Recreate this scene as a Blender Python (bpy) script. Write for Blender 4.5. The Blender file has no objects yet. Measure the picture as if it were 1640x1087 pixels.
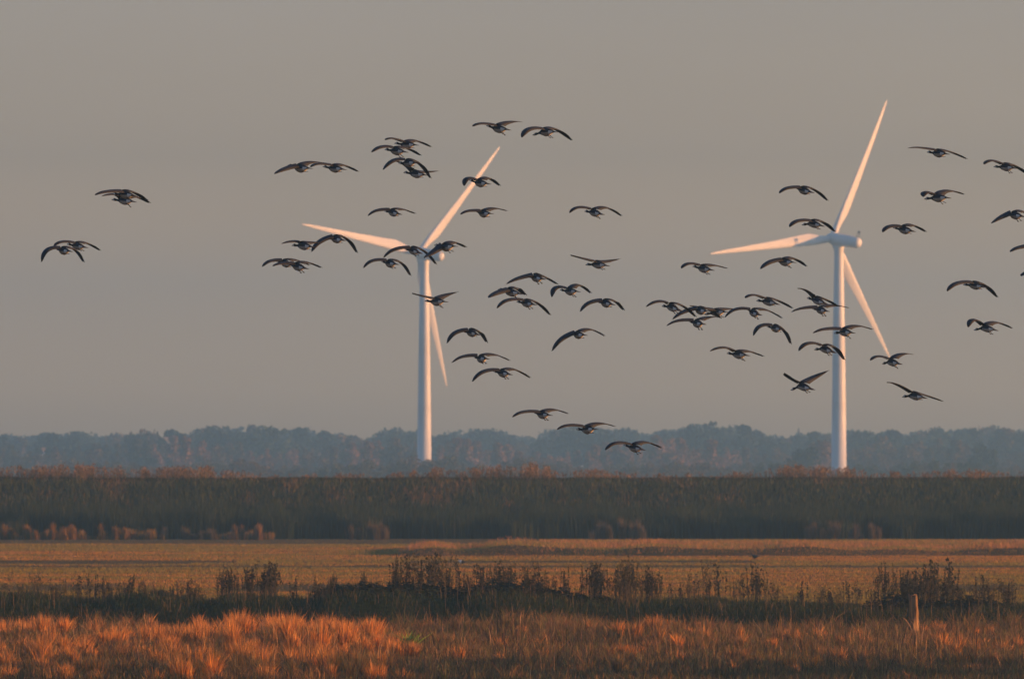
import bpy, math, random
import numpy as np
from mathutils import Vector, Matrix

R = math.radians
rng = np.random.default_rng(7)
random.seed(7)
sc = bpy.context.scene
COL = sc.collection

# ------------------------------------------------------------------ camera
F = 13667.0            # focal length in photo pixels (300 mm on a 36 mm sensor)
CAMH = 6.0
HOR = 732.0            # photo row of the horizon
cam_d = bpy.data.cameras.new('camera')
cam_d.lens = 300.0
cam_d.sensor_width = 36.0
cam_d.clip_start = 1.0
cam_d.clip_end = 30000.0
cam_d.dof.use_dof = True
cam_d.dof.focus_distance = 190.0
cam_d.dof.aperture_fstop = 5.6
cam = bpy.data.objects.new('camera', cam_d)
COL.objects.link(cam)
cam.location = (0, 0, CAMH)
cam.rotation_euler = (R(90) + math.atan((HOR - 543.5) / F), 0, 0)
sc.camera = cam

# ------------------------------------------------------------------ light
SUN_EL, SUN_AZ = 6.5, 95.0          # azimuth clockwise from the view direction
to_sun = Vector((math.sin(R(SUN_AZ)) * math.cos(R(SUN_EL)), math.cos(R(SUN_AZ)) * math.cos(R(SUN_EL)), math.sin(R(SUN_EL))))
SKY_BANDS = [(0.0, (4.9, 3.3, 2.6)), (.008, (4.8, 3.3, 2.6)), (.02, (2.75, 1.86, 1.72)), (.035, (1.46, 1.08, 1.29)), (.055, (1.15, .87, 1.10)), (.30, (.43, .60, .80))]
w = bpy.data.worlds.new('World')
sc.world = w
w.use_nodes = True
nt = w.node_tree
for n in list(nt.nodes):
    nt.nodes.remove(n)
sky = nt.nodes.new('ShaderNodeTexSky')
sky.sky_type = 'NISHITA'
sky.sun_disc = False
sky.sun_elevation = R(SUN_EL)
sky.sun_rotation = R(SUN_AZ)
sky.air_density = 1.0
sky.dust_density = 2.0
sky.ozone_density = 2.0
tint = nt.nodes.new('ShaderNodeMix')
tint.data_type = 'RGBA'
tint.blend_type = 'MULTIPLY'
tint.inputs[0].default_value = 1.0
# the band over the horizon is warm grey, the sky above it blue
wtc = nt.nodes.new('ShaderNodeTexCoord')
wsep = nt.nodes.new('ShaderNodeSeparateXYZ')
wr = nt.nodes.new('ShaderNodeValToRGB')
for _i, (_z, _c) in enumerate(SKY_BANDS):
    e1 = wr.color_ramp.elements[0] if _i == 0 else (wr.color_ramp.elements[-1] if _i == len(SKY_BANDS) - 1 else wr.color_ramp.elements.new(_z))
    e1.position = _z
    e1.color = tuple(v / 5 for v in _c) + (1,)
wsc = nt.nodes.new('ShaderNodeVectorMath')
wsc.operation = 'SCALE'
wsc.inputs['Scale'].default_value = 5.0
nt.links.new(wtc.outputs['Generated'], wsep.inputs[0])
nt.links.new(wsep.outputs['Z'], wr.inputs['Fac'])
nt.links.new(wr.outputs['Color'], wsc.inputs[0])
nt.links.new(wsc.outputs[0], tint.inputs[7])
bg = nt.nodes.new('ShaderNodeBackground')
bg.inputs['Strength'].default_value = 0.14
out = nt.nodes.new('ShaderNodeOutputWorld')
nt.links.new(sky.outputs[0], tint.inputs[6])
# very faint drifting veils of haze in the sky
wmp = nt.nodes.new('ShaderNodeMapping'); wmp.inputs['Scale'].default_value = (14, 14, 60)
wnz = nt.nodes.new('ShaderNodeTexNoise'); wnz.inputs['Scale'].default_value = 1.0; wnz.inputs['Detail'].default_value = 3
wmr = nt.nodes.new('ShaderNodeMapRange'); wmr.inputs['To Min'].default_value = .94; wmr.inputs['To Max'].default_value = 1.06
wv = nt.nodes.new('ShaderNodeVectorMath'); wv.operation = 'SCALE'
nt.links.new(wtc.outputs['Generated'], wmp.inputs['Vector']); nt.links.new(wmp.outputs[0], wnz.inputs['Vector'])
nt.links.new(wnz.outputs['Fac'], wmr.inputs['Value']); nt.links.new(wmr.outputs[0], wv.inputs['Scale'])
nt.links.new(tint.outputs[2], wv.inputs[0]); nt.links.new(wv.outputs[0], bg.inputs['Color'])
nt.links.new(bg.outputs[0], out.inputs['Surface'])

sd = bpy.data.lights.new('sun', 'SUN')
sd.energy = 5.0
sd.angle = R(0.6)
sd.color = (1.0, 0.42, 0.135)
so = bpy.data.objects.new('sun', sd)
COL.objects.link(so)
so.rotation_euler = to_sun.to_track_quat('Z', 'Y').to_euler()

sc.view_settings.view_transform = 'Standard'
sc.view_settings.look = 'None'
sc.view_settings.exposure = 0.93
sc.view_settings.gamma = 1.0
sc.cycles.use_denoising = True
sc.cycles.max_bounces = 5
sc.cycles.diffuse_bounces = 3
sc.cycles.volume_bounces = 1
sc.cycles.transparent_max_bounces = 8

# ------------------------------------------------------------------ helpers
def P(u, v, d):
    """the world point that stands d metres off and shows at photo pixel (u, v)"""
    return Vector(((u - 820.0) / F * d, d, CAMH + (HOR - v) / F * d))

def tag(o, label=None, cat=None, group=None, kind=None):
    if label: o['label'] = label
    if cat: o['category'] = cat
    if group: o['group'] = group
    if kind: o['kind'] = kind
    return o

def empty(name, loc, rz=0.0):
    o = bpy.data.objects.new(name, None)
    COL.objects.link(o)
    o.location = loc
    o.rotation_euler = (0, 0, rz)
    return o

def link(name, me, parent=None, loc=None):
    o = bpy.data.objects.new(name, me)
    COL.objects.link(o)
    if parent: o.parent = parent
    if loc is not None: o.location = loc
    return o

def copy_tree(o, parent=None):
    c = o.copy()
    COL.objects.link(c)
    c.parent = parent
    for ch in o.children:
        copy_tree(ch, c)
    return c

def fast_mesh(name, v, quads=None, tris=None, cols=None, mats=(), smooth=False, fmat=None):
    me = bpy.data.meshes.new(name)
    v = np.asarray(v, np.float32).reshape(-1, 3)
    nq = 0 if quads is None else len(quads)
    ntri = 0 if tris is None else len(tris)
    me.vertices.add(len(v))
    me.vertices.foreach_set('co', v.ravel())
    parts = []
    if nq: parts.append(np.asarray(quads, np.int32).ravel())
    if ntri: parts.append(np.asarray(tris, np.int32).ravel())
    li = np.concatenate(parts)
    me.loops.add(len(li))
    me.loops.foreach_set('vertex_index', li)
    me.polygons.add(nq + ntri)
    st = np.concatenate([np.arange(nq) * 4, nq * 4 + np.arange(ntri) * 3]).astype(np.int32)
    me.polygons.foreach_set('loop_start', st)
    if fmat is not None:
        me.polygons.foreach_set('material_index', np.asarray(fmat, np.int32))
    me.update(calc_edges=True)
    if smooth:
        me.polygons.foreach_set('use_smooth', np.ones(nq + ntri, bool))
    if cols is not None:
        a = me.color_attributes.new('Col', 'FLOAT_COLOR', 'POINT')
        c4 = np.ones((len(v), 4), np.float32)
        c4[:, :3] = cols
        a.data.foreach_set('color', c4.ravel())
    for m in mats:
        me.materials.append(m)
    me.validate()
    return me

def new_mat(name):
    m = bpy.data.materials.new(name)
    m.use_nodes = True
    t = m.node_tree
    for n in list(t.nodes):
        t.nodes.remove(n)
    o = t.nodes.new('ShaderNodeOutputMaterial')
    return m, t, o

def mat_plain(name, col, rough=0.6, noise=0.15, scale=8.0, spec=0.3):
    m, t, o = new_mat(name)
    b = t.nodes.new('ShaderNodeBsdfPrincipled')
    b.inputs['Roughness'].default_value = rough
    b.inputs['Specular IOR Level'].default_value = spec
    tc = t.nodes.new('ShaderNodeTexCoord')
    nz = t.nodes.new('ShaderNodeTexNoise')
    nz.inputs['Scale'].default_value = scale
    nz.inputs['Detail'].default_value = 5
    r = t.nodes.new('ShaderNodeValToRGB')
    r.color_ramp.elements[0].position = 0.3
    r.color_ramp.elements[1].position = 0.7
    r.color_ramp.elements[0].color = tuple(c * (1 - noise) for c in col) + (1,)
    r.color_ramp.elements[1].color = tuple(min(1, c * (1 + noise)) for c in col) + (1,)
    t.links.new(tc.outputs['Object'], nz.inputs['Vector'])
    t.links.new(nz.outputs['Fac'], r.inputs['Fac'])
    t.links.new(r.outputs['Color'], b.inputs['Base Color'])
    t.links.new(b.outputs[0], o.inputs['Surface'])
    return m

def mat_leaf(name, tr=0.25, gain=1.0):
    """two-sided leaf matter coloured by the mesh's own leaf colours"""
    m, t, o = new_mat(name)
    a = t.nodes.new('ShaderNodeAttribute')
    a.attribute_name = 'Col'
    d = t.nodes.new('ShaderNodeBsdfDiffuse')
    tl = t.nodes.new('ShaderNodeBsdfTranslucent')
    mx = t.nodes.new('ShaderNodeMixShader')
    mx.inputs[0].default_value = tr
    t.links.new(a.outputs['Color'], d.inputs['Color'])
    t.links.new(a.outputs['Color'], tl.inputs['Color'])
    t.links.new(d.outputs[0], mx.inputs[1])
    t.links.new(tl.outputs[0], mx.inputs[2])
    t.links.new(mx.outputs[0], o.inputs['Surface'])
    return m

M_LEAF = mat_leaf('leaf_matter')
M_STRAW = mat_leaf('straw_matter', 0.3)
M_BARK = mat_plain('bark', (0.07, 0.06, 0.05), 0.9, 0.3, 3)

def smooth_noise(x, seed, scale):
    """cheap 1-D value noise"""
    r_ = np.random.default_rng(seed).random(4096)
    x = np.asarray(x, float) / scale + 1000.0
    i = np.floor(x).astype(int)
    f = x - i
    f = f * f * (3 - 2 * f)
    return r_[i % 4096] * (1 - f) + r_[(i + 1) % 4096] * f

def noise2(x, y, seed, scale):
    g = np.random.default_rng(seed).random((256, 256))
    x = np.asarray(x, float) / scale + 500.0
    y = np.asarray(y, float) / scale + 500.0
    xi = np.floor(x).astype(int); yi = np.floor(y).astype(int)
    fx = x - xi; fy = y - yi
    fx = fx * fx * (3 - 2 * fx); fy = fy * fy * (3 - 2 * fy)
    a = g[xi % 256, yi % 256]; b = g[(xi + 1) % 256, yi % 256]
    c = g[xi % 256, (yi + 1) % 256]; d = g[(xi + 1) % 256, (yi + 1) % 256]
    return (a * (1 - fx) + b * fx) * (1 - fy) + (c * (1 - fx) + d * fx) * fy

def zone(u):
    for lim, z_ in ((120, 'at the far left edge'), (280, 'left of the white gable'), (470, 'in line with the wind-bent tree'), (660, 'just left of the left tower'),
                    (830, 'just right of the left tower'), (1000, 'in line with the low geese'), (1160, 'in line with the domed tree'),
                    (1330, 'in line with the spire'), (1480, 'just right of the right tower')):
        if u < lim: return z_
    return 'toward the right edge'

# ------------------------------------------------------------------ terrain
CREST = [(0, 956), (50, 952), (85, 961), (128, 963), (205, 957), (256, 952), (307, 965), (343, 969), (360, 960),
         (441, 961), (515, 963), (530, 953), (656, 952), (707, 953), (743, 960), (760, 952), (851, 952), (902, 958),
         (1005, 965), (1082, 963), (1146, 963), (1171, 969), (1220, 972), (1266, 968), (1353, 973), (1399, 982),
         (1450, 978), (1502, 978), (1640, 974)]
CX = np.array([(u - 820.0) / F * 320.0 for u, v in CREST])
CZ = np.array([CAMH + (HOR - v) / F * 320.0 for u, v in CREST])

def sstep(a, b, x):
    t = np.clip((x - a) / (b - a), 0, 1)
    return t * t * (3 - 2 * t)

def ground_z(x, y):
    x = np.asarray(x, float); y = np.asarray(y, float)
    z = 0.12 * (noise2(x, y, 3, 6.0) - 0.5) * (y < 300)
    for (mx, my, sx, sy, am) in ((-6.5, 258, 2.9, 10, .60), (-14.5, 266, 2.2, 8, .38), (4.6, 271, 1.2, 5, .42), (9, 262, 2.0, 6, .25), (-0.5, 277, 3.2, 6, .38)):
        z = z + am * np.exp(-((x - mx) / sx) ** 2 - ((y - my) / sy) ** 2)
    wob = 1.6 * (smooth_noise(x, 11, 3.0) - 0.5)
    ditch = -0.75 * sstep(291, 297, y + wob) * (1 - sstep(309, 312, y + wob))
    crest = np.interp(x, CX, CZ) + 0.14 * (smooth_noise(x, 5, 0.8) - 0.5)
    bank = crest * sstep(310.5, 318, y + wob) * (1 - sstep(321, 334, y + wob * 0.5))
    # low spoil ridge across the right part of the field
    a = sstep(-8.2, -4, x) * (0.35 + .8 * smooth_noise(x, 21, 3.0))
    yy = y + 5 * (smooth_noise(x, 22, 7.0) - 0.5)
    ridge = a * 0.6 * sstep(518, 523, yy) * (1 - sstep(548, 575, yy))
    # embankment behind the reeds
    emb = 4.25 * sstep(640, 662, y) * (1 - sstep(672, 700, y)) + 0.10 * (smooth_noise(x, 31, 2.0) - 0.5) * (y > 650) * (y < 685)
    mound = 0.05 * (noise2(x, y, 9, 2.0) - 0.5) * (y > 335) * (y < 600)
    return z + ditch + bank + ridge + emb + mound

def soil_band(x, y):
    """strips of bare grey soil between the stubble strips (0..1)"""
    x = np.asarray(x, float); y = np.asarray(y, float)
    w1 = sstep(381, 386, y + 4 * (smooth_noise(x, 41, 3.0) - .5)) * (1 - sstep(398, 405, y)) * sstep(.3, .6, smooth_noise(x, 42, 5.0))
    w2 = sstep(583, 590, y + 0.25 * (x + 8)) * (y < 640) * (x < 2.0)
    w3 = sstep(462, 464, y) * (1 - sstep(471, 473, y)) + sstep(482, 484, y) * (1 - sstep(493, 495, y)) * (smooth_noise(x, 44, 9.0) > 0.3)
    w4 = sstep(476, 480, y) * (1 - sstep(492, 500, y)) * (x < -21 + 6 * smooth_noise(x, 45, 2.0))
    w5 = sstep(622, 628, y)
    return np.clip(w1 * 0.8 + w2 * .9 + w3 * 0.85 + w4 * .8 + w5, 0, 1)

def grid_ground():
    ys = np.concatenate([np.array([-300., -100, 0, 60, 120, 160, 190, 205, 215]), np.arange(220, 290, 1.5), np.arange(290, 336, 0.5),
                         np.arange(336, 640, 3.0), np.arange(640, 702, 1.0), np.array([720., 800, 1000, 1400, 2000, 3000, 4000, 5000])])
    xs_in = np.arange(-45, 45.01, 0.45)
    xs = np.concatenate([np.array([-4000., -1800, -800, -350, -170, -90, -60]), xs_in, np.array([60., 90, 170, 350, 800, 1800, 4000])])
    X, Y = np.meshgrid(xs, ys)
    Z = ground_z(X, Y)
    V = np.stack([X, Y, Z], -1).reshape(-1, 3)
    nx, ny = len(xs), len(ys)
    i = np.arange((ny - 1) * (nx - 1)); r_, c_ = i // (nx - 1), i % (nx - 1)
    a = r_ * nx + c_
    q = np.stack([a, a + 1, a + nx + 1, a + nx], -1)
    sb = soil_band(V[:, 0], V[:, 1])[:, None]
    n1 = noise2(V[:, 0], V[:, 1], 61, 5.0)[:, None]
    base = np.array([.13, .075, .035]) * (1 - n1) + np.array([.09, .08, .03]) * n1
    soil = np.array([.13, .105, .055])
    c = base * (1 - sb) + soil * sb
    green = np.array([.028, .040, .016])
    gb = (sstep(292, 300, V[:, 1]) * (1 - sstep(328, 345, V[:, 1])))[:, None]
    c = c * (1 - gb) + green * gb
    gb = (V[:, 1] > 638)[:, None]
    c = np.where(gb, np.array([.05, .055, .028]), c)
    m, t, o = new_mat('earth')
    at = t.nodes.new('ShaderNodeAttribute'); at.attribute_name = 'Col'
    tc = t.nodes.new('ShaderNodeTexCoord')
    nz = t.nodes.new('ShaderNodeTexNoise'); nz.inputs['Scale'].default_value = 3.0; nz.inputs['Detail'].default_value = 8
    rp = t.nodes.new('ShaderNodeValToRGB')
    rp.color_ramp.elements[0].position = 0.35; rp.color_ramp.elements[1].position = 0.65
    rp.color_ramp.elements[0].color = (.55, .55, .55, 1); rp.color_ramp.elements[1].color = (1.35, 1.3, 1.2, 1)
    mu = t.nodes.new('ShaderNodeMix'); mu.data_type = 'RGBA'; mu.blend_type = 'MULTIPLY'; mu.inputs[0].default_value = 1
    bp = t.nodes.new('ShaderNodeBump'); bp.inputs['Strength'].default_value = 0.6; bp.inputs['Distance'].default_value = 0.1
    b = t.nodes.new('ShaderNodeBsdfDiffuse')
    t.links.new(tc.outputs['Object'], nz.inputs['Vector'])
    t.links.new(nz.outputs['Fac'], rp.inputs['Fac']); t.links.new(at.outputs['Color'], mu.inputs[6]); t.links.new(rp.outputs['Color'], mu.inputs[7])
    t.links.new(nz.outputs['Fac'], bp.inputs['Height']); t.links.new(bp.outputs[0], b.inputs['Normal'])
    t.links.new(mu.outputs[2], b.inputs['Color']); t.links.new(b.outputs[0], o.inputs['Surface'])
    me = fast_mesh('ground', V, quads=q, cols=c, mats=[m], smooth=True)
    return tag(link('ground', me), 'flat field with soil strips, ditch bank and embankment', 'ground', kind='structure')
grid_ground()

# ------------------------------------------------------------------ blades
def blades(name, x, y, h, wd, cols, lean=0.25, mat=M_STRAW, z0=None, lean_dir=None, tipfac=1.25, parent=None, loc=(0, 0, 0)):
    """many tapering, bending blades as one mesh"""
    n = len(x)
    z = ground_z(x, y) if z0 is None else z0
    b = np.stack([x, y, z], -1)
    a = rng.random(n) * 2 * np.pi
    la = rng.random(n) * 2 * np.pi if lean_dir is None else lean_dir + rng.normal(0, .6, n)
    ll = np.abs(rng.normal(0, lean, n)) * h
    side = np.stack([np.cos(a), np.sin(a), np.zeros(n)], -1) * (wd / 2)[:, None]
    mid = b + np.stack([np.cos(la) * ll * .3, np.sin(la) * ll * .3, h * .55], -1)
    tip = b + np.stack([np.cos(la) * ll, np.sin(la) * ll, h * (1 - .15 * rng.random(n))], -1)
    V = np.stack([b - side, b + side, mid + side * .85, mid - side * .85, tip], 1).reshape(-1, 3)
    k = np.arange(n) * 5
    q = np.stack([k, k + 1, k + 2, k + 3], -1)
    t = np.stack([k + 3, k + 2, k + 4], -1)
    shade = np.array([1., 1., 1.0, 1.0, tipfac])
    C = (cols[:, None, :] * shade[None, :, None]).reshape(-1, 3)
    return fast_mesh(name, V, quads=q, tris=t, cols=C, mats=[mat])

def mixc(n, table, wts):
    t = np.array(table); i = rng.choice(len(t), n, p=np.array(wts) / sum(wts))
    return t[i] * (0.75 + 0.5 * rng.random((n, 1)))

ORANGE = [(.62, .25, .09), (.55, .28, .11), (.40, .20, .09), (.66, .36, .17)]
OLIVE = [(.20, .17, .06), (.13, .13, .05), (.28, .20, .08)]

def fg_grass():
    # tussocks of dry grass on the near side of the ditch
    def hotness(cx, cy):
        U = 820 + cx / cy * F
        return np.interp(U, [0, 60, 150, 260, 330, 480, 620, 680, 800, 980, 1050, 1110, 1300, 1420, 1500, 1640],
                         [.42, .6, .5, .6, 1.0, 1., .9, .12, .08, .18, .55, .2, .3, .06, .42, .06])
    # rough undergrowth of dull, leaning stems
    nc = 6500
    cy = 222 + 72 * rng.random(nc)
    cx = (rng.random(nc) - .5) * 2 * (cy * 0.06 + 5)
    pn = noise2(cx, cy * .5, 71, 1.9) * .6 + noise2(cx, cy, 72, .7) * .4
    hgt = (.18 + .72 * np.clip(pn - .2, 0, 1)) * (.5 + .9 * rng.random(nc)) * np.where(cy > 280, 1.25, 1.0)
    per = 30
    n = nc * per
    r_ = np.repeat(0.06 + .22 * rng.random(nc), per) * np.sqrt(rng.random(n))
    an = rng.random(n) * 2 * np.pi
    x = np.repeat(cx, per) + r_ * np.cos(an); y = np.repeat(cy, per) + r_ * np.sin(an)
    h = np.repeat(hgt, per) * (.45 + .7 * rng.random(n))
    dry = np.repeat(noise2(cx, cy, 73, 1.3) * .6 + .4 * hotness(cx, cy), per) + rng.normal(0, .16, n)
    c1 = mixc(n, [(.40, .19, .06), (.32, .17, .07), (.25, .13, .055)], [3, 2, 2]); c2 = mixc(n, OLIVE + [(.20, .11, .06), (.10, .075, .05)], [1, 2, 1, 3, 3])
    me = blades('dry_grass', x, y, h, 0.008 + .02 * rng.random(n), np.where((dry > .62)[:, None], c1, c2), lean=.55)
    tag(link('dry_grass', me), 'dull brown rough grass and stems in the foreground', 'grass', kind='stuff')
    # rounded tussocks of rust-coloured grass fanning out from their centres
    nt_ = 1500
    ty = 226 + 66 * rng.random(nt_); tx = (rng.random(nt_) - .5) * 2 * (ty * .06 + 4)
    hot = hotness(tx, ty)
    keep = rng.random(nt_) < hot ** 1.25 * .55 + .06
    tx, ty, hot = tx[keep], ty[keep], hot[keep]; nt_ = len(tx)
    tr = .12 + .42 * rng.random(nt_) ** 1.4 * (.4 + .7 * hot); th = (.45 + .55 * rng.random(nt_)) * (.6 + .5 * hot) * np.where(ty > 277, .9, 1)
    per = 230
    n = nt_ * per
    q = np.sqrt(rng.random(n)); an = rng.random(n) * 2 * np.pi
    R_ = np.repeat(tr, per)
    x = np.repeat(tx, per) + R_ * q * np.cos(an) * .7; y = np.repeat(ty, per) + R_ * q * np.sin(an) * .7
    h = np.repeat(th, per) * (1 - .3 * q ** 2) * (.35 + .8 * rng.random(n))
    lean_amt = q * .5
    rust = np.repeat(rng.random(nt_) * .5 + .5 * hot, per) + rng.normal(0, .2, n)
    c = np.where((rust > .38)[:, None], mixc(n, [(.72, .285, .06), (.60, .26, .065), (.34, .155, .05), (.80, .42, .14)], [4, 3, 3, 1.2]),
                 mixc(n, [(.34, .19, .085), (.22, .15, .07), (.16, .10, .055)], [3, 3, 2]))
    me = blades('rust_tussocks', x, y, h, .010 + .020 * rng.random(n), c, lean=.26, lean_dir=an)
    tag(link('rust_tussocks', me), 'rust orange grass tussocks catching the low sun', 'grass', kind='stuff')
    # leafy bright green plant and a long bent stalk beside it are separate things
    # low filler
    n = 90000
    y = 218 + 78 * rng.random(n); x = (rng.random(n) - .5) * 2 * (y * 0.06 + 5)
    c = mixc(n, OLIVE + [(.18, .11, .06), (.10, .075, .045)], [2, 2, 1, 4, 4])
    me = blades('low_grass', x, y, .16 + .28 * rng.random(n), .012 + .018 * rng.random(n), c, lean=.4)
    tag(link('low_grass', me), 'short brown undergrowth between the dry tussocks', 'grass', kind='stuff')
fg_grass()

def bare_stalks():
    n = 2200
    y = 226 + 66 * rng.random(n); x = (rng.random(n) - .5) * 2 * (y * 0.06 + 3)
    c = mixc(n, [(.46, .27, .13), (.22, .14, .08), (.05, .04, .03)], [1.5, 2, 4])
    me = blades('bare_stalks', x, y, (.45 + .55 * rng.random(n)), .016 + .012 * rng.random(n), c, lean=.32)
    tag(link('bare_stalks', me), 'thin bare stalks sticking out of the dry grass', 'stalks', kind='stuff')
bare_stalks()

def bank_grass():
    n = 120000
    y = 296 + 40 * rng.random(n); x = (rng.random(n) - .5) * 2 * (y * 0.06 + 4)
    top = np.clip((y - 311) / 8, 0, 1)  # coloured lighter towards the crest, standing in for light along the top edge
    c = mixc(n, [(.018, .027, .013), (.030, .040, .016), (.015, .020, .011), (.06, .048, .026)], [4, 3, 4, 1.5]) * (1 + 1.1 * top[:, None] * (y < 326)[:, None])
    me = blades('bank_grass', x, y, .10 + .22 * rng.random(n) ** 2, .012 + .02 * rng.random(n), c, lean=.6)
    tag(link('bank_grass', me), 'dark green grass covering the ditch bank', 'grass', kind='stuff')
bank_grass()

def bank_stalks():
    n = 9000
    y = 293 + 30 * rng.random(n); x = (rng.random(n) - .5) * 2 * (y * 0.06 + 4)
    keep = noise2(x, y, 75, 1.4) > .45
    x, y = x[keep], y[keep]; n = len(x)
    c = mixc(n, [(.20, .13, .07), (.11, .085, .045), (.055, .05, .028)], [2, 3, 3])
    me = blades('bank_stalks', x, y, .25 + .6 * rng.random(n) ** 1.5, .010 + .014 * rng.random(n), c, lean=.3)
    tag(link('bank_stalks', me), 'scattered dead stems rising from the dark ditch bank', 'stalks', kind='stuff')
bank_stalks()

def field_stubble():
    n = 560000
    y = 334 + 292 * rng.random(n) ** .9; x = (rng.random(n) - .5) * 2 * (y * 0.0605 + 5)
    sb = soil_band(x, y)
    keep = rng.random(n) > sb * .8
    x, y = x[keep], y[keep]; n = len(x)
    pn = noise2(x, y * .25, 81, 5.0) * .6 + noise2(x, y * .4, 82, 1.6) * .4
    gy = .5 * noise2(x * .35, y, 83, 9.0) + .5 * noise2(x * .10, y, 86, 4.0) + .18 * (y < 372) + .12 * (y > 555)
    c = mixc(n, [(.45, .22, .05), (.49, .27, .06), (.40, .18, .05)], [4, 3, 3])
    g = mixc(n, [(.25, .205, .045), (.20, .185, .05), (.32, .225, .05)], [3, 2, 3])
    c = np.where((gy + .5 * (pn - .5) + rng.normal(0, .12, n) > .47)[:, None], g, c)
    c = np.where((rng.random(n) < soil_band(x, y) * .8)[:, None], mixc(n, [(.19, .14, .06), (.14, .125, .055)], [1, 1]), c)
    h = (.04 + .08 * rng.random(n) * (0.4 + pn)) * (1 - .6 * soil_band(x, y))
    me = blades('field_stubble', x, y, h, .008 + .02 * rng.random(n), c, lean=.35)
    tag(link('field_stubble', me), 'orange stubble covering the flat field in strips', 'stubble', kind='stuff')
    # taller rough grass on the low ridge
    n = 60000
    y = 512 + 60 * rng.random(n); x = -9 + 55 * rng.random(n)
    zz = ground_z(x, y)
    keep = zz > .08 + .1 * rng.random(n)
    x, y = x[keep], y[keep]; n = len(x)
    pn = noise2(x, y, 84, 3.0)
    c = np.where((pn + rng.normal(0, .12, n) > .58)[:, None], mixc(n, [(.42, .21, .08), (.36, .17, .07)], [1, 1]),
                 mixc(n, [(.24, .19, .055), (.17, .16, .05)], [1, 1]))
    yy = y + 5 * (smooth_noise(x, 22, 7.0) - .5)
    foot = (yy < 519.5 + 4.5 * smooth_noise(x, 23, 2.2)) & (rng.random(n) < .35 + .6 * smooth_noise(x, 24, 1.5))  # blades coloured dark at the ridge foot to stand in for its shadow
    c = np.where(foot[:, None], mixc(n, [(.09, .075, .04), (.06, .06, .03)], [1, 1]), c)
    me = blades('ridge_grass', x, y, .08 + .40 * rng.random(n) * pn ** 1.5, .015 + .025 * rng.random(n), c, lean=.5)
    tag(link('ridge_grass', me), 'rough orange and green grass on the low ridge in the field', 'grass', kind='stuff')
field_stubble()

def reeds():
    # front reed bed
    n = 150000
    y = 626 + 20 * rng.random(n) ** 1.2; x = (rng.random(n) - .5) * 2 * 46
    fr = smooth_noise(x, 91, 1.8) * .5 + smooth_noise(x, 92, 6.0) * .5
    keep = y > 626 + 5 * smooth_noise(x, 93, 2.2)
    x, y, fr = x[keep], y[keep], fr[keep]; n = len(x)
    h = (2.1 + 1.3 * fr) * (.62 + .38 * rng.random(n)) * (.52 + .48 * sstep(626, 637, y + 5 * smooth_noise(x, 94, 1.6)))
    c = mixc(n, [(.040, .056, .028), (.030, .043, .024), (.062, .062, .030)], [4, 4, 2])
    me = blades('reed_bed', x, y, h, .035 + .05 * rng.random(n), c, lean=.07, mat=M_LEAF, tipfac=1.0)
    tag(link('reed_bed', me), 'tall dark green reed bed across the middle of the picture', 'reeds', kind='stuff')
    # reeds and rough growth on the embankment face
    n = 110000
    y = 642 + 24 * rng.random(n); x = (rng.random(n) - .5) * 2 * 48
    br = noise2(x, y * .5, 97, 1.7) * .5 + noise2(x, y, 98, 6.0) * .5 + rng.normal(0, .13, n)
    c = np.where((br > .70)[:, None], mixc(n, [(.19, .12, .06), (.15, .11, .05)], [1, 1]), mixc(n, [(.080, .092, .042), (.060, .075, .036), (.105, .10, .042)], [3, 3, 2]))
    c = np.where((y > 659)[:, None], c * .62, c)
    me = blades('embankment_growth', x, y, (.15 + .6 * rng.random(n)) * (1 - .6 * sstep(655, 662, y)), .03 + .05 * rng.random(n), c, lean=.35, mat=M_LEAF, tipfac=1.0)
    tag(link('embankment_growth', me), 'olive and brown growth on the embankment above the reeds', 'reeds', kind='stuff')
    # plumes along the crest
    n = 52000
    x = (rng.random(n) - .5) * 2 * 48; y = 660 + 12 * rng.random(n)
    u = 820 + x / 666 * F
    amp = np.interp(u, [0, 150, 330, 430, 520, 640, 720, 860, 900, 1000, 1080, 1160, 1250, 1340, 1400, 1500, 1640],
                    [.85, .85, .75, .35, .3, .45, .7, .95, .6, .5, .35, .35, .8, .85, .5, .55, .5])
    cl = smooth_noise(x, 95, .55) ** 1.5
    keep = rng.random(n) < (.2 + .5 * cl) * (0.2 + amp)
    x, y, amp, cl = x[keep], y[keep], amp[keep], cl[keep]; n = len(x)
    h = amp * (.12 + .45 * cl + .95 * rng.random(n) ** 3.5)
    c = mixc(n, [(.24, .15, .085), (.18, .13, .065), (.12, .10, .05), (.09, .09, .045)], [2, 3, 3, 3])
    me = blades('crest_reeds', x, y, h, .02 + .035 * rng.random(n), c, lean=.22)
    tag(link('crest_reeds', me), 'brown reed stems along the top of the embankment', 'reeds', kind='stuff')
    # plume heads: little tufts of short blades at the tip of the tallest stems
    k = 3000
    sel = rng.choice(n, k, replace=False, p=(h ** 2) / (h ** 2).sum())
    per = 7
    px = np.repeat(x[sel], per) + rng.normal(0, .07, k * per); py = np.repeat(y[sel], per) + rng.normal(0, .07, k * per)
    pz = ground_z(np.repeat(x[sel], per), np.repeat(y[sel], per)) + np.repeat(h[sel], per) * (.65 + .4 * rng.random(k * per))
    c = mixc(k * per, [(.22, .14, .085), (.16, .12, .065), (.30, .19, .11)], [3, 3, 1])
    me = blades('reed_plumes', px, py, .08 + .14 * rng.random(k * per), .03 + .04 * rng.random(k * per), c, lean=.7, z0=pz)
    tag(link('reed_plumes', me), 'feathery brown reed plumes above the embankment', 'reeds', kind='stuff')
reeds()

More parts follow.
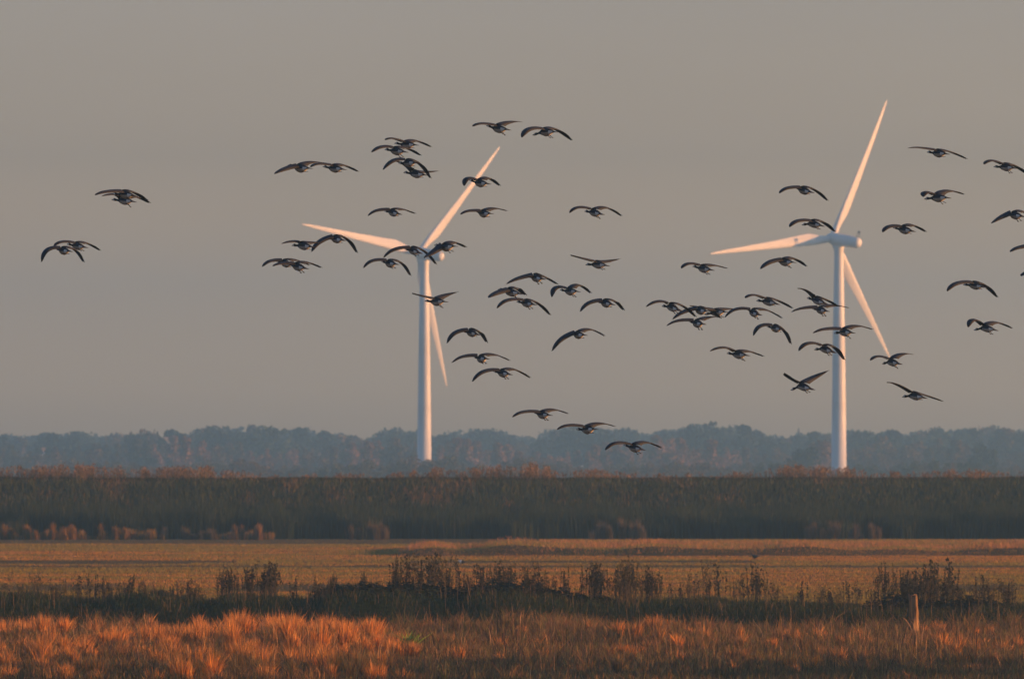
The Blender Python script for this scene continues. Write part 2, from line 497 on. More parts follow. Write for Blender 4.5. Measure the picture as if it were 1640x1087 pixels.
def clump(name, u, v, d, wm, hm, label, table, wts, n=2600, group=None):
    """a rounded tuft of reeds standing out from the bed"""
    c0 = P(u, v, d)
    x0 = c0.x; z0 = float(ground_z(x0, d))
    rx = wm / 2
    n = n // 2
    ng = int(max(5, wm * 3.6))
    gx = (rng.random(ng) * 2 - 1) * rx; gy = (rng.random(ng) - .5) * 1.2; gh = .3 + .7 * rng.random(ng)
    g = rng.integers(0, ng, n)
    sg = .05 + .09 * rng.random(ng)
    x = gx[g] + rng.normal(0, 1, n) * sg[g]; y = gy[g] + rng.normal(0, 1, n) * sg[g]
    h = hm * gh[g] * (.3 + .75 * rng.random(n) ** .7) * np.sqrt(np.clip(1.15 - (gx[g] / rx) ** 2 * .5, .2, 1))
    z = ground_z(x + x0, y + d) - z0
    me = blades(name, x, y, h, .015 + .025 * rng.random(n), mixc(n, table, wts) * .85, lean=.14, z0=z)
    o = link(name, me, loc=(x0, d, z0))
    return tag(o, label, 'reed clump', group)
def base_growth():
    n = 26000
    u = np.where(rng.random(n) < .8, rng.random(n) * 330 - 80, 350 + rng.random(n) * 90)
    y = 624 + 3.2 * rng.random(n); x = (u - 820) / F * y
    k = smooth_noise(x, 101, .5) * .6 + smooth_noise(x, 102, 2.2) * .4
    keep = rng.random(n) < k ** 1.5
    x, y, k = x[keep], y[keep], k[keep]; n = len(x)
    c = mixc(n, [(.30, .15, .032), (.19, .115, .035), (.09, .085, .035)], [2, 2, 3])
    me = blades('base_growth', x, y, (.25 + 1.2 * k ** 1.5) * (.4 + .7 * rng.random(n)), .015 + .03 * rng.random(n), c, lean=.25)
    tag(link('base_growth', me), 'ragged golden brown growth at the left foot of the reeds', 'grass', kind='stuff')
base_growth()
OR = [(.34, .165, .035), (.20, .115, .035), (.10, .09, .035)]
GRP = 'low reed clumps at the foot of the reed bed'
clump('reed_clump', 12, 845, 622, 1.3, 1.3, 'low orange reed clump at the far left foot of the reed bed', OR, [3, 3, 2], group=GRP)
clump('reed_clump', 78, 845, 621, 3.6, 1.55, 'wide sunlit orange reed clump, largest at the left foot of the reed bed', OR, [4, 3, 1], 6500, GRP)
clump('reed_clump', 110, 845, 623, 1.3, 1.25, 'small orange reed clump right beside the wide sunlit one', OR, [3, 3, 1], group=GRP)
clump('reed_clump', 176, 845, 622, 2.2, 1.55, 'orange reed clump with upright streaks, second group from the left', OR, [3, 3, 2], 4000, GRP)
clump('reed_clump', 300, 848, 623, 4.0, 1.25, 'dull brown low reed clump between the orange clumps', [(.12, .10, .06), (.16, .12, .07)], [2, 1], 5000, GRP)
clump('reed_clump', 392, 845, 621, 2.6, 1.5, 'brown reed clump with one bright orange spot, left of the left turbine', [(.20, .13, .07), (.42, .20, .08), (.13, .11, .06)], [2, 1.5, 2], 4000, GRP)
clump('reed_clump', 590, 845, 622, 2.8, 1.6, 'dull reddish reed clump below the left side of the left turbine tower', [(.13, .10, .06), (.18, .12, .07)], [2, 1], 4000, GRP)
clump('reed_clump', 985, 845, 622, 4.0, 1.9, 'faint brown rounded reed clump below the lowest flying goose', [(.14, .11, .07), (.17, .13, .08)], [2, 1], 5500, GRP)
clump('reed_clump', 1345, 845, 622, 6.2, 1.6, 'long dull brown reed clump below the right turbine', [(.14, .11, .07), (.16, .11, .07)], [2, 1], 8000, GRP)

# ------------------------------------------------------------------ weeds along the ditch bank
def weed_mesh(style, seed, dark):
    """branching stems with small seeds along them: returns two meshes (unit height)"""
    r_ = np.random.default_rng(seed)
    SV, SQ, HC = [], [], []
    HV = []
    base = np.array([.034, .035, .020]) if dark else np.array([.090, .080, .038])
    def stick(p, q, ra, rb):
        k = len(SV)
        for (c, r) in ((p, ra), (q, rb)):
            for t in range(3):
                SV.append((c[0] + math.cos(t * 2.0944) * r, c[1] + math.sin(t * 2.0944) * r, c[2]))
        for t in range(3):
            SQ.append((k + t, k + (t + 1) % 3, k + 3 + (t + 1) % 3, k + 3 + t))
    def seeds(p, q, m, spread, size):
        for i in range(m):
            t = r_.random(); ctr = p * (1 - t) + q * t + r_.normal(0, 1, 3) * spread
            a1 = r_.normal(0, 1, 3); a1 /= np.linalg.norm(a1); a2 = np.cross(a1, r_.normal(0, 1, 3)); a2 /= np.linalg.norm(a2)
            s_ = size * (.5 + r_.random())
            HV.extend([ctr - a1 * s_ * 1.5, ctr + a2 * s_, ctr + a1 * s_ * 1.5, ctr - a2 * s_])
            HC.extend([base * (.55 + .95 * r_.random())] * 4)
    for s_i in range(int(r_.integers(3, 7))):
        hh = .55 + .45 * r_.random() if s_i else 1.0
        la = r_.random() * 6.28; ll = hh * .16 * r_.random()
        b0 = np.array([r_.normal(0, .09), r_.normal(0, .09), 0.])
        node = lambda t: b0 + np.array([math.cos(la) * ll * t * t, math.sin(la) * ll * t * t, hh * t])
        for j in range(4):
            stick(node(j / 4), node((j + 1) / 4), .010 * (1 - j * .2), .010 * (.8 - j * .2))
        nb = {'spike': 5, 'umbel': 8, 'twig': 12}[style]
        if style == 'spike':
            seeds(node(.35), node(1.0), 42, .013, .015)
        for j in range(nb):
            t = .3 + .65 * r_.random(); p = node(t)
            ba = r_.random() * 6.28; bl = (.05 + .12 * (1 - t)) * {'spike': .5, 'umbel': 1.2, 'twig': 1.0}[style]; up = .8 + 1.3 * r_.random()
            q = p + np.array([math.cos(ba) * bl, math.sin(ba) * bl, bl * up])
            if q[2] > 1: q[2] = 1
            stick(p, q, .005, .003)
            if style == 'umbel': seeds(q, q + np.array([0, 0, .015]), 9, .014, .014)
            elif style == 'twig': seeds(p, q, 5, .008, .012)
            else: seeds(p, q, 5, .008, .012)
    sm = fast_mesh('weed_stems', SV, quads=SQ, mats=[M_STEM], smooth=True)
    hm = fast_mesh('weed_seeds', np.array(HV), quads=np.arange(len(HV)).reshape(-1, 4), cols=np.array(HC), mats=[M_STRAW])
    return sm, hm
M_STEM = mat_plain('weed_stem', (.075, .060, .035), .9, .2, 20)

WK = {}
for dark in (True, False):
    for k in range(9):
        WK[(dark, k)] = weed_mesh(('spike', 'umbel', 'twig')[k % 3], 500 + k + 50 * dark, dark)
def weed(u, vtop, d, dark, label, k=None, group='seeding weeds along the ditch bank', wide=1.0):
    x = (u - 820) / F * d
    z = float(ground_z(x, d))
    h = (CAMH + (HOR - vtop) / F * d) - z
    h = max(.3, h)
    e = empty('weed_plant', (x, d, z - .02), random.random() * 6.28)
    sm, hm = WK[(dark, random.randrange(9) if k is None else k)]
    a = link('stem', sm, e); b = link('seed_head', hm, e)
    e.scale = (max(.8, min(1.3, h)) * wide, max(.8, min(1.3, h)) * wide, h)
    tag(e, label, 'weed', group)
special = [(30, 925, 'dark club-shaped weed standing alone at the left edge above the ditch bank'),
           (152, 917, 'left of a pair of dark upright weed spikes above the left bank'),
           (166, 920, 'right of a pair of dark upright weed spikes above the left bank'),
           (208, 918, 'single dark straight weed spike right of the paired spikes'),
           (368, 904, 'tall brown weed with dotted seed heads at the left end of the big weed cluster'),
           (398, 906, 'brown weed with seed heads in the middle of the left weed cluster'),
           (432, 903, 'brown weed with dark heads at the right end of the left weed cluster'),
           (540, 920, 'short dark bushy weed right of the gap in the bank plants'),
           (664, 885, 'tallest brown weed below the left turbine tower'),
           (676, 893, 'dark thick weed beside the tallest one below the left turbine'),
           (715, 888, 'tall thin weed with round heads right of the left turbine line'),
           (1205, 896, 'tall thin weed standing alone right of the picture centre'),
           (1132, 895, 'tall thin weed spike left of the lone one right of centre'),
           (1445, 912, 'left tall dark weed of the dense clump behind the wooden post'),
           (1478, 905, 'middle tall dark weed of the dense clump behind the wooden post'),
           (1495, 903, 'tallest weed of the dense clump behind the wooden post'),
           (1517, 915, 'right weed of the dense clump behind the wooden post'),
           (1588, 925, 'brown branching weed near the right edge of the bank')]
for i, (u, v, lab) in enumerate(special):
    weed(u, v, 321 + (i % 4) * .8, i < 4 or i in (7, 9, 13, 14, 15), lab)
spread = [(0, 940, 130, 12), (130, 932, 230, 9), (190, 938, 350, 14), (352, 918, 440, 22), (440, 945, 500, 5), (500, 935, 640, 26), (630, 908, 730, 24), (740, 922, 900, 30),
          (900, 928, 960, 10), (940, 915, 1040, 30), (1040, 936, 1110, 9), (1110, 926, 1250, 14), (1260, 945, 1400, 12), (1405, 918, 1530, 34), (1535, 940, 1635, 16)]
for (ua, v, ub, n_) in spread:
    for i in range(n_):
        u = ua + (ub - ua) * random.random()
        dk = random.random() < .55
        weed(u, v - 11 + random.uniform(-14, 22), 318.5 + 5 * random.random(), dk,
             '%s seeding weed on the bank %s' % ('dark' if dk else 'light brown', zone(u)))
# low dark bramble mounds on the crest
def bush_mesh(seed, n=1700):
    r_ = np.random.default_rng(seed)
    th = r_.random(n) * 6.28; ph = np.arccos(r_.random(n))
    rad = .35 + .75 * r_.random(n) ** .7
    lump = 1 + .25 * np.sin(th * 3 + seed) * np.sin(ph * 4)
    c = np.stack([np.cos(th) * np.sin(ph) * rad * lump, np.sin(th) * np.sin(ph) * rad * lump, np.cos(ph) * rad * lump], -1)
    a1 = r_.normal(0, 1, (n, 3)); a1 /= np.linalg.norm(a1, axis=1)[:, None]
    a2 = np.cross(a1, r_.normal(0, 1, (n, 3))); a2 /= np.linalg.norm(a2, axis=1)[:, None]
    s = (.025 + .045 * r_.random(n))[:, None]
    V = np.stack([c - a1 * s * 1.4, c + a2 * s, c + a1 * s * 1.4, c - a2 * s], 1).reshape(-1, 3)
    C = np.repeat(np.array([.035, .042, .024]) * (.6 + .9 * r_.random((n, 1))), 4, 0)
    return fast_mesh('bramble', V, quads=np.arange(4 * n).reshape(-1, 4), cols=C, mats=[M_LEAF])
BM = [bush_mesh(s) for s in (1, 2, 3)]
bushes = [(545, .9, .5, 'small dark bramble mound left of the long dark thicket'), (600, 1.5, .55, 'dark bramble mound under the left half of the weed thicket'),
          (668, 1.6, .6, 'dark bramble mound directly below the left turbine tower'), (735, 1.3, .45, 'dark bramble mound right of the tallest weeds'),
          (812, 1.6, .6, 'large dark bramble mound near the middle of the bank'), (870, 1.2, .45, 'low dark bramble mound right of the middle of the bank'),
          (940, 1.2, .35, 'flat dark bramble mound below the dense right weeds'), (1440, 1.1, .75, 'dark bramble mound just left of the wooden post'),
          (1492, 1.3, .6, 'dark bramble mound just right of the wooden post'), (1560, 1.1, .6, 'isolated dark bramble mound near the right edge'),
          (1595, .8, .45, 'smallest dark bramble mound at the right edge')]
for i, (u, rw, hh, lab) in enumerate(bushes):
    d = 319.5
    x = (u - 820) / F * d
    o = link('bramble_bush', BM[i % 3], loc=(x, d, float(ground_z(x, d)) - .1))
    o.scale = (rw, rw * .8, hh * .75 + .1)
    tag(o, lab, 'bush', 'bramble mounds on the ditch bank')

# ------------------------------------------------------------------ fence post
def fence_post():
    d = 284.0
    p = P(1463, 1020, d)
    z0 = float(ground_z(p.x, d)) - .1
    top = CAMH + (HOR - 950) / F * d - z0
    V, Q = [], []
    nr, ns = 22, 14
    for j in range(nr):
        t = j / (nr - 1)
        for i in range(ns):
            a = i / ns * 2 * math.pi
            r_ = .168 * (1 - .12 * t) * (1 + .09 * math.sin(a * 3 + 1 + t) + .07 * math.sin(a * 7 + t * 4) + .04 * math.sin(t * 23 + a * 2))
            # weathered split running down the right side of the top
            if 0 <= i - 10 <= 1 and t > .45:
                r_ *= .42 + .3 * max(0, .55 - t)
            if j == nr - 1:
                zz = top * (1 - .03 * random.random() - (.05 if 9 <= i <= 12 else 0))
            else:
                zz = top * t
            V.append((math.cos(a) * r_ - .035 * t, math.sin(a) * r_, zz))
    for j in range(nr - 1):
        for i in range(ns):
            Q.append((j * ns + i, j * ns + (i + 1) % ns, (j + 1) * ns + (i + 1) % ns, (j + 1) * ns + i))
    k = len(V)
    V.append((-.035, 0, top * .97))
    T = [((nr - 1) * ns + i, (nr - 1) * ns + (i + 1) % ns, k) for i in range(ns)]
    m, t, o = new_mat('weathered_wood')
    tc = t.nodes.new('ShaderNodeTexCoord'); mp = t.nodes.new('ShaderNodeMapping'); mp.inputs['Scale'].default_value = (22, 22, 1.3)
    nz = t.nodes.new('ShaderNodeTexNoise'); nz.inputs['Scale'].default_value = 1.0; nz.inputs['Detail'].default_value = 6
    rp = t.nodes.new('ShaderNodeValToRGB')
    rp.color_ramp.elements[0].position = .38; rp.color_ramp.elements[0].color = (.09, .055, .03, 1)
    rp.color_ramp.elements[1].position = .6; rp.color_ramp.elements[1].color = (.30, .185, .095, 1)
    b = t.nodes.new('ShaderNodeBsdfDiffuse')
    bp = t.nodes.new('ShaderNodeBump'); bp.inputs['Strength'].default_value = .7; bp.inputs['Distance'].default_value = .02
    t.links.new(tc.outputs['Object'], mp.inputs['Vector']); t.links.new(mp.outputs[0], nz.inputs['Vector']); t.links.new(nz.outputs['Fac'], rp.inputs['Fac'])
    t.links.new(rp.outputs[0], b.inputs['Color']); t.links.new(nz.outputs['Fac'], bp.inputs['Height']); t.links.new(bp.outputs[0], b.inputs['Normal'])
    t.links.new(b.outputs[0], o.inputs['Surface'])
    me = fast_mesh('fence_post', V, quads=Q, tris=T, mats=[m], smooth=False)
    ob = link('fence_post', me, loc=(p.x, d, z0))
    tag(ob, 'weathered split wooden fence post standing in the orange grass', 'post')
fence_post()

# ------------------------------------------------------------------ trees
def tube(pts, rad, ns=6):
    V, Q = [], []
    for k, (p, r_) in enumerate(zip(pts, rad)):
        for i in range(ns):
            a = i / ns * 2 * math.pi
            V.append((p[0] + math.cos(a) * r_, p[1] + math.sin(a) * r_, p[2]))
    for k in range(len(pts) - 1):
        for i in range(ns):
            Q.append((k * ns + i, k * ns + (i + 1) % ns, (k + 1) * ns + (i + 1) % ns, (k + 1) * ns + i))
    return V, Q

def tree_meshes(kind, seed):
    """unit-height tree: (trunk mesh, crown mesh)"""
    r_ = np.random.default_rng(seed)
    TV, TQ = tube([(0, 0, 0), (.01, 0, .25), (.0, .01, .5), (.01, 0, .8)], [.028, .022, .016, .005])
    blobs = []
    if kind == 'round':
        for i in range(20):
            a = r_.random() * 6.28; q = .36 * math.sqrt(r_.random()); z = .30 + .52 * r_.random()
            q *= 1.15 - abs(z - .5)
            blobs.append((q * math.cos(a), q * math.sin(a), z, .15 + .06 * r_.random()))
    elif kind == 'tall':
        for i in range(16):
            a = r_.random() * 6.28; z = .18 + .74 * r_.random(); q = .13 * (1.15 - z) * math.sqrt(r_.random()) * 1.6
            blobs.append((q * math.cos(a), q * math.sin(a), z, .05 + .10 * (1 - z) + .03))
    elif kind == 'bent':
        for i in range(16):
            t = r_.random(); z = .35 + .5 * t; blobs.append((.1 - .45 * t * t + .1 * r_.normal(), .12 * r_.normal(), z, .13 - .05 * t))
    else:  # scrub: from the ground up
        for i in range(20):
            a = r_.random() * 6.28; q = .55 * math.sqrt(r_.random()); z = .05 + .78 * r_.random() * (1 - q * .55)
            blobs.append((q * math.cos(a), q * math.sin(a), z, .14 + .07 * r_.random()))
    for b in blobs[:9]:
        pts = [(0, 0, min(.3, b[2] * .6)), (b[0] * .5, b[1] * .5, b[2] * .75), (b[0], b[1], b[2])]
        v, q = tube(pts, [.012, .008, .003], 4)
        k = len(TV); TV += v; TQ += [tuple(i + k for i in f) for f in q]
    VV, CC = [], []
    for bi, (x, y, z, rr) in enumerate(blobs):
        m = int(75)
        d = r_.normal(0, 1, (m, 3)); d /= np.linalg.norm(d, axis=1)[:, None]
        c = np.array([x, y, z]) + d * (rr * (.45 + .62 * r_.random((m, 1)) ** .6)) * np.array([1, 1, .85])
        c[:, 2] = np.maximum(c[:, 2], .02)
        a1 = r_.normal(0, 1, (m, 3)); a1 /= np.linalg.norm(a1, axis=1)[:, None]
        a2 = np.cross(a1, r_.normal(0, 1, (m, 3))); a2 /= np.linalg.norm(a2, axis=1)[:, None]
        s = (.018 + .026 * r_.random((m, 1)))
        VV.append(np.stack([c - a1 * s * 1.3, c + a2 * s, c + a1 * s * 1.3, c - a2 * s], 1).reshape(-1, 3))
        CC.append(np.repeat((.75 + .5 * r_.random()) * (.75 + .5 * r_.random((m, 1))) * np.ones((1, 3)), 4, 0))
    V = np.concatenate(VV); C = np.concatenate(CC)
    tm = fast_mesh('trunk', TV, quads=TQ, mats=[M_BARK], smooth=True)
    cm = (V, C)
    return tm, cm

TINT = {'dark': (.035, .046, .032), 'green': (.055, .072, .032), 'brown': (.12, .088, .05), 'rust': (.22, .125, .08), 'olive': (.095, .09, .05)}
TREE = {}
def get_tree(kind, seed, tintn):
    k = (kind, seed, tintn)
    if k not in TREE:
        if (kind, seed) not in TREE:
            TREE[(kind, seed)] = tree_meshes(kind, 900 + seed * 7 + len(kind))
        tm, (V, C) = TREE[(kind, seed)]
        TREE[k] = (tm, fast_mesh('crown', V, quads=np.arange(len(V)).reshape(-1, 4), cols=C * np.array(TINT[tintn]), mats=[M_LEAF]))
    return TREE[k]

def tree(u, vtop, d, kind, seed, tn, label, group=None, wide=1.0, name='tree', cat='tree'):
    p = P(u, vtop, d)
    h = max(1.2, p.z / .93)
    tm, cm = get_tree(kind, seed, tn)
    e = empty(name, (p.x, d, 0), random.random() * 6.28 if kind != 'bent' else 0)
    link('trunk', tm, e); link('crown', cm, e)
    e.scale = (h * wide, h * wide, h)
    tag(e, label, cat, group)
    return e

PROF = [(-120, 694), (0, 697), (50, 695), (90, 692), (130, 692), (160, 697), (200, 697), (228, 691), (245, 700), (262, 700), (300, 703), (318, 692),
        (340, 686), (400, 685), (430, 686), (480, 686), (520, 690), (550, 698), (590, 702), (620, 692), (655, 685), (690, 697), (714, 698), (733, 687),
        (751, 693), (779, 685), (805, 697), (840, 696), (860, 704), (881, 688), (932, 685), (956, 683), (986, 686), (1002, 691), (1019, 687),
        (1035, 691), (1063, 687), (1094, 687), (1117, 678), (1137, 685), (1151, 688), (1170, 683), (1194, 685), (1210, 692), (1247, 698), (1264, 703),
        (1294, 694), (1314, 692), (1360, 690), (1384, 689), (1414, 694), (1430, 689), (1460, 692), (1493, 688), (1537, 687), (1593, 684), (1640, 688), (1760, 690)]
PU = [a for a, b in PROF]; PV = [b for a, b in PROF]
prof = lambda u: float(np.interp(u, PU, PV))
# farthest wood: a long unbroken band that reads as one mass
i = 0
u = -110.0
FV, FC = [], []
while u < 1760:
    p = P(u, prof(u) + random.uniform(1, 6), random.uniform(3550, 3750))
    TREE_ = get_tree('round', i % 4, 'dark')
    V_, C_ = TREE[('round', i % 4)][1]
    h_ = p.z / .93; w_ = h_ * random.uniform(1.0, 1.5); a_ = random.random() * 6.28
    FV.append(np.stack([(V_[:, 0] * math.cos(a_) - V_[:, 1] * math.sin(a_)) * w_ + p.x, (V_[:, 0] * math.sin(a_) + V_[:, 1] * math.cos(a_)) * w_ + p.y, V_[:, 2] * h_], -1))
    FC.append(C_ * np.array(TINT[random.choice(['dark', 'dark', 'green'])]))
    u += random.uniform(12, 17); i += 1
FV = np.concatenate(FV)
tag(link('far_wood', fast_mesh('far_wood', FV, quads=np.arange(len(FV)).reshape(-1, 4), cols=np.concatenate(FC), mats=[M_LEAF])),
    'unbroken blue-grey wood along the horizon', 'wood', kind='stuff')
CW = {'dark': 'dark', 'green': 'green', 'brown': 'brown', 'rust': 'rust-orange', 'olive': 'olive'}
KW = {'round': 'broad round', 'tall': 'narrow upright', 'scrub': 'low spreading'}
# nearer wood whose crowns make the skyline
u = -100.0
while u < 1750:
    kd = 'round' if random.random() < .68 else 'tall'; tn = random.choice(['dark', 'green', 'dark', 'brown'])
    tree(u, prof(u) + random.choice([-2, 0, 4, 9, 16]) + random.uniform(-1, 2), random.uniform(2900, 3300), kd, i % 4, tn,
         '%s %s skyline tree %s' % (KW[kd], CW[tn], zone(u)), 'trees of the skyline row', wide=random.uniform(.95, 1.5))
    u += random.uniform(18, 28); i += 1
# marked trees
tree(355, 680, 2900, 'bent', 1, 'dark', 'wind-bent tree leaning left on the highest left part of the wood', wide=.8)
tree(276, 688, 2900, 'tall', 2, 'dark', 'narrow upright tree beside the white gable', wide=1.2)
tree(288, 694, 2890, 'tall', 1, 'dark', 'shorter upright tree just right of the narrow one by the gable', wide=1.3)
tree(228, 691, 2900, 'round', 1, 'brown', 'rounded tree standing clear left of the white gable', wide=.95)
tree(1117, 677, 2900, 'round', 2, 'dark', 'highest domed tree of the right wood above the clustered geese', wide=.9)
tree(1194, 682, 2900, 'tall', 0, 'dark', 'small pointed tree top right of the highest domed tree', wide=1.2)
tree(1430, 688, 2900, 'tall', 2, 'dark', 'small pointed tree top right of the right turbine tower', wide=1.1)
tree(1575, 712, 2400, 'round', 0, 'dark', 'dark rounded tree standing before the wood at the far right', wide=.9)
tree(1285, 717, 2250, 'round', 2, 'dark', 'dark rounded tree left of the right turbine foot', wide=1.0)
tree(1310, 704, 2500, 'round', 3, 'rust', 'orange-brown autumn tree left of the right turbine tower', wide=.8)
# middle and near scrub, orange where the sun catches it
u = -90.0
while u < 1740:
    v = 714 + 9 * math.sin(u / 61.0) + random.uniform(-9, 9)
    tn = 'rust' if 240 < u < 480 or 560 < u < 1180 else random.choice(['olive', 'brown'])
    if random.random() < .3: tn = 'brown'
    kd = 'tall' if random.random() < .6 else 'scrub'
    if not (655 < u < 702 or 1316 < u < 1372):
        tree(u, v, random.uniform(2520, 2750), kd, i % 4, tn,
             '%s %s middle belt tree %s' % (KW[kd], CW[tn], zone(u)), 'autumn trees of the middle belt', wide=random.uniform(.8, 1.2))
    u += random.uniform(11, 18); i += 1
u = -90.0
while u < 1740:
    v = 741 + 5 * math.sin(u / 37.0 + 1) + random.uniform(-6, 5)
    if 640 < u < 720: v = 729 + random.uniform(-2, 3)
    if 1310 < u < 1380: v = 752
    tn = random.choice(['brown', 'olive', 'olive']) if u < 1200 else random.choice(['olive', 'brown', 'green'])
    tree(u, v, random.uniform(1950, 2250), 'scrub', i % 4, tn, 'low %s scrub over the embankment %s' % (CW[tn], zone(u)), 'scrub beyond the embankment',
         wide=random.uniform(.9, 1.3), name='scrub_bush', cat='bush')
    u += random.uniform(12, 19); i += 1
# unseen trees added outside the frame on the right to shade the near grass
for (x_, y_, h_, lab) in ((44, 206, 9, 'nearest'), (40, 216, 8.5, 'second'), (50, 226, 9, 'third'), (36, 238, 5.0, 'fourth'), (30, 251, 3.6, 'smallest'), (72, 234, 10, 'farthest')):
    tm, cm = get_tree('round', int(x_) % 4, 'dark')
    e = empty('tree', (x_, y_, 0), random.random() * 6)  # added unseen tree, there only to cast shade
    link('trunk', tm, e); link('crown', cm, e)
    e.scale = (h_ * 1.1, h_ * 1.1, h_)
    tag(e, '%s unseen tree added to shade the foreground grass from the right' % lab, 'tree', 'unseen trees added to shade the foreground')

# ------------------------------------------------------------------ far buildings
M_WHITE = mat_plain('white_render', (.78, .76, .72), .8, .04, 2)
M_ROOF = mat_plain('grey_roof', (.16, .13, .12), .8, .15, 4)
M_PANE = mat_plain('dark_pane', (.05, .06, .07), .2, .05, 4)
def house(u, vtop, d, wx, wy, label, cat='house'):
    p = P(u, vtop, d); H = p.z; eave = H - wx * .45
    e = empty('farmhouse', (p.x, d, 0), R(-12))
    hx, hy = wx / 2, wy / 2
    V = [(-hx, -hy, 0), (hx, -hy, 0), (hx, hy, 0), (-hx, hy, 0), (-hx, -hy, eave), (hx, -hy, eave), (hx, hy, eave), (-hx, hy, eave), (0, -hy, H - .15), (0, hy, H - .15)]
    q = [(0, 1, 5, 4), (1, 2, 6, 5), (2, 3, 7, 6), (3, 0, 4, 7)]
    t = [(4, 5, 8), (6, 7, 9)]
    link('wall', fast_mesh('wall', V, quads=q, tris=t, mats=[M_WHITE]), e)
    o = .35
    RV, RQ = [], []
    for s in (-1, 1):
        k = len(RV)
        for (yy) in (-hy - o, hy + o):
            RV += [(s * (hx + o), yy, eave - .2), (0, yy, H), (0, yy, H + .25), (s * (hx + o), yy, eave + .05)]
        RQ += [(k, k + 1, k + 5, k + 4), (k + 3, k + 2, k + 6, k + 7), (k, k + 3, k + 7, k + 4), (k, k + 1, k + 2, k + 3), (k + 4, k + 5, k + 6, k + 7)]
    link('roof', fast_mesh('roof', RV, quads=RQ, mats=[M_ROOF]), e)
    for (wx_, wz) in ((-.22, .35), (.22, .35), (0, .72)):
        a = wx_ * wx; z = wz * eave; s = .45
        link('window', fast_mesh('window', [(a - s, -hy - .03, z), (a + s, -hy - .03, z), (a + s, -hy - .03, z + 1.3), (a - s, -hy - .03, z + 1.3)], quads=[(0, 1, 2, 3)], mats=[M_PANE]), e)
    tag(e, label, cat)
house(267, 701, 2880, 4.2, 9.0, 'white gabled farmhouse peeping out left of the narrow upright tree')
house(69, 718, 2800, 4.2, 6.0, 'tiny white cottage among the hazy trees at the far left')
for (u_, v_, lab) in ((258, 703, 'low tree covering the left side of the white farmhouse'), (278, 704, 'low tree covering the right side of the white farmhouse'),
                      (268, 708, 'low tree in front of the white farmhouse wall')):
    tree(u_, v_, 2850, 'scrub' if u_ == 268 else 'tall', 1, 'green', lab, wide=.8)
for (u_, v_, lab) in ((61, 716, 'low tree left of the tiny white cottage'), (77, 717, 'low tree right of the tiny white cottage'), (69, 726, 'low tree in front of the tiny white cottage')):
    tree(u_, v_, 2770, 'scrub' if u_ == 69 else 'tall', 2, 'green', lab, wide=.9)
def spire():
    d = 3900.0
    p = P(1279, 683, d); H = p.z
    e = empty('church_tower', (p.x, d, 0), R(20))
    a = 1.9
    zb = H * .62
    V = [(-a, -a, 0), (a, -a, 0), (a, a, 0), (-a, a, 0), (-a, -a, zb), (a, -a, zb), (a, a, zb), (-a, a, zb)]
    link('wall', fast_mesh('wall', V, quads=[(0, 1, 5, 4), (1, 2, 6, 5), (2, 3, 7, 6), (3, 0, 4, 7), (4, 5, 6, 7)], mats=[mat_plain('tower_stone', (.2, .17, .15), .9)]), e)
    b = 2.05
    V = [(b * math.cos(i * math.pi / 4), b * math.sin(i * math.pi / 4), zb + .01) for i in range(8)] + [(0, 0, H)]
    link('spire', fast_mesh('spire', V, tris=[(i, (i + 1) % 8, 8) for i in range(8)], mats=[M_ROOF]), e)
    tag(e, 'slender hazy church spire rising from the wood left of the right turbine', 'church')
spire()

# ------------------------------------------------------------------ wind turbines
M_TURB = mat_plain('turbine_paint', (.71, .71, .71), .45, .03, .3, .4)
M_DARK = mat_plain('dark_metal', (.10, .10, .11), .5, .1, 2)

def lathe_mesh(name, prof_, axis_pts=None, ns=40, mats=()):
    V, Q = [], []
    for (z, r_) in prof_:
        for i in range(ns):
            a = i / ns * 2 * math.pi
            V.append((r_ * math.cos(a), r_ * math.sin(a), z))
    n = len(prof_)
    for k in range(n - 1):
        for i in range(ns):
            Q.append((k * ns + i, k * ns + (i + 1) % ns, (k + 1) * ns + (i + 1) % ns, (k + 1) * ns + i))
    return fast_mesh(name, V, quads=Q, mats=mats, smooth=True)

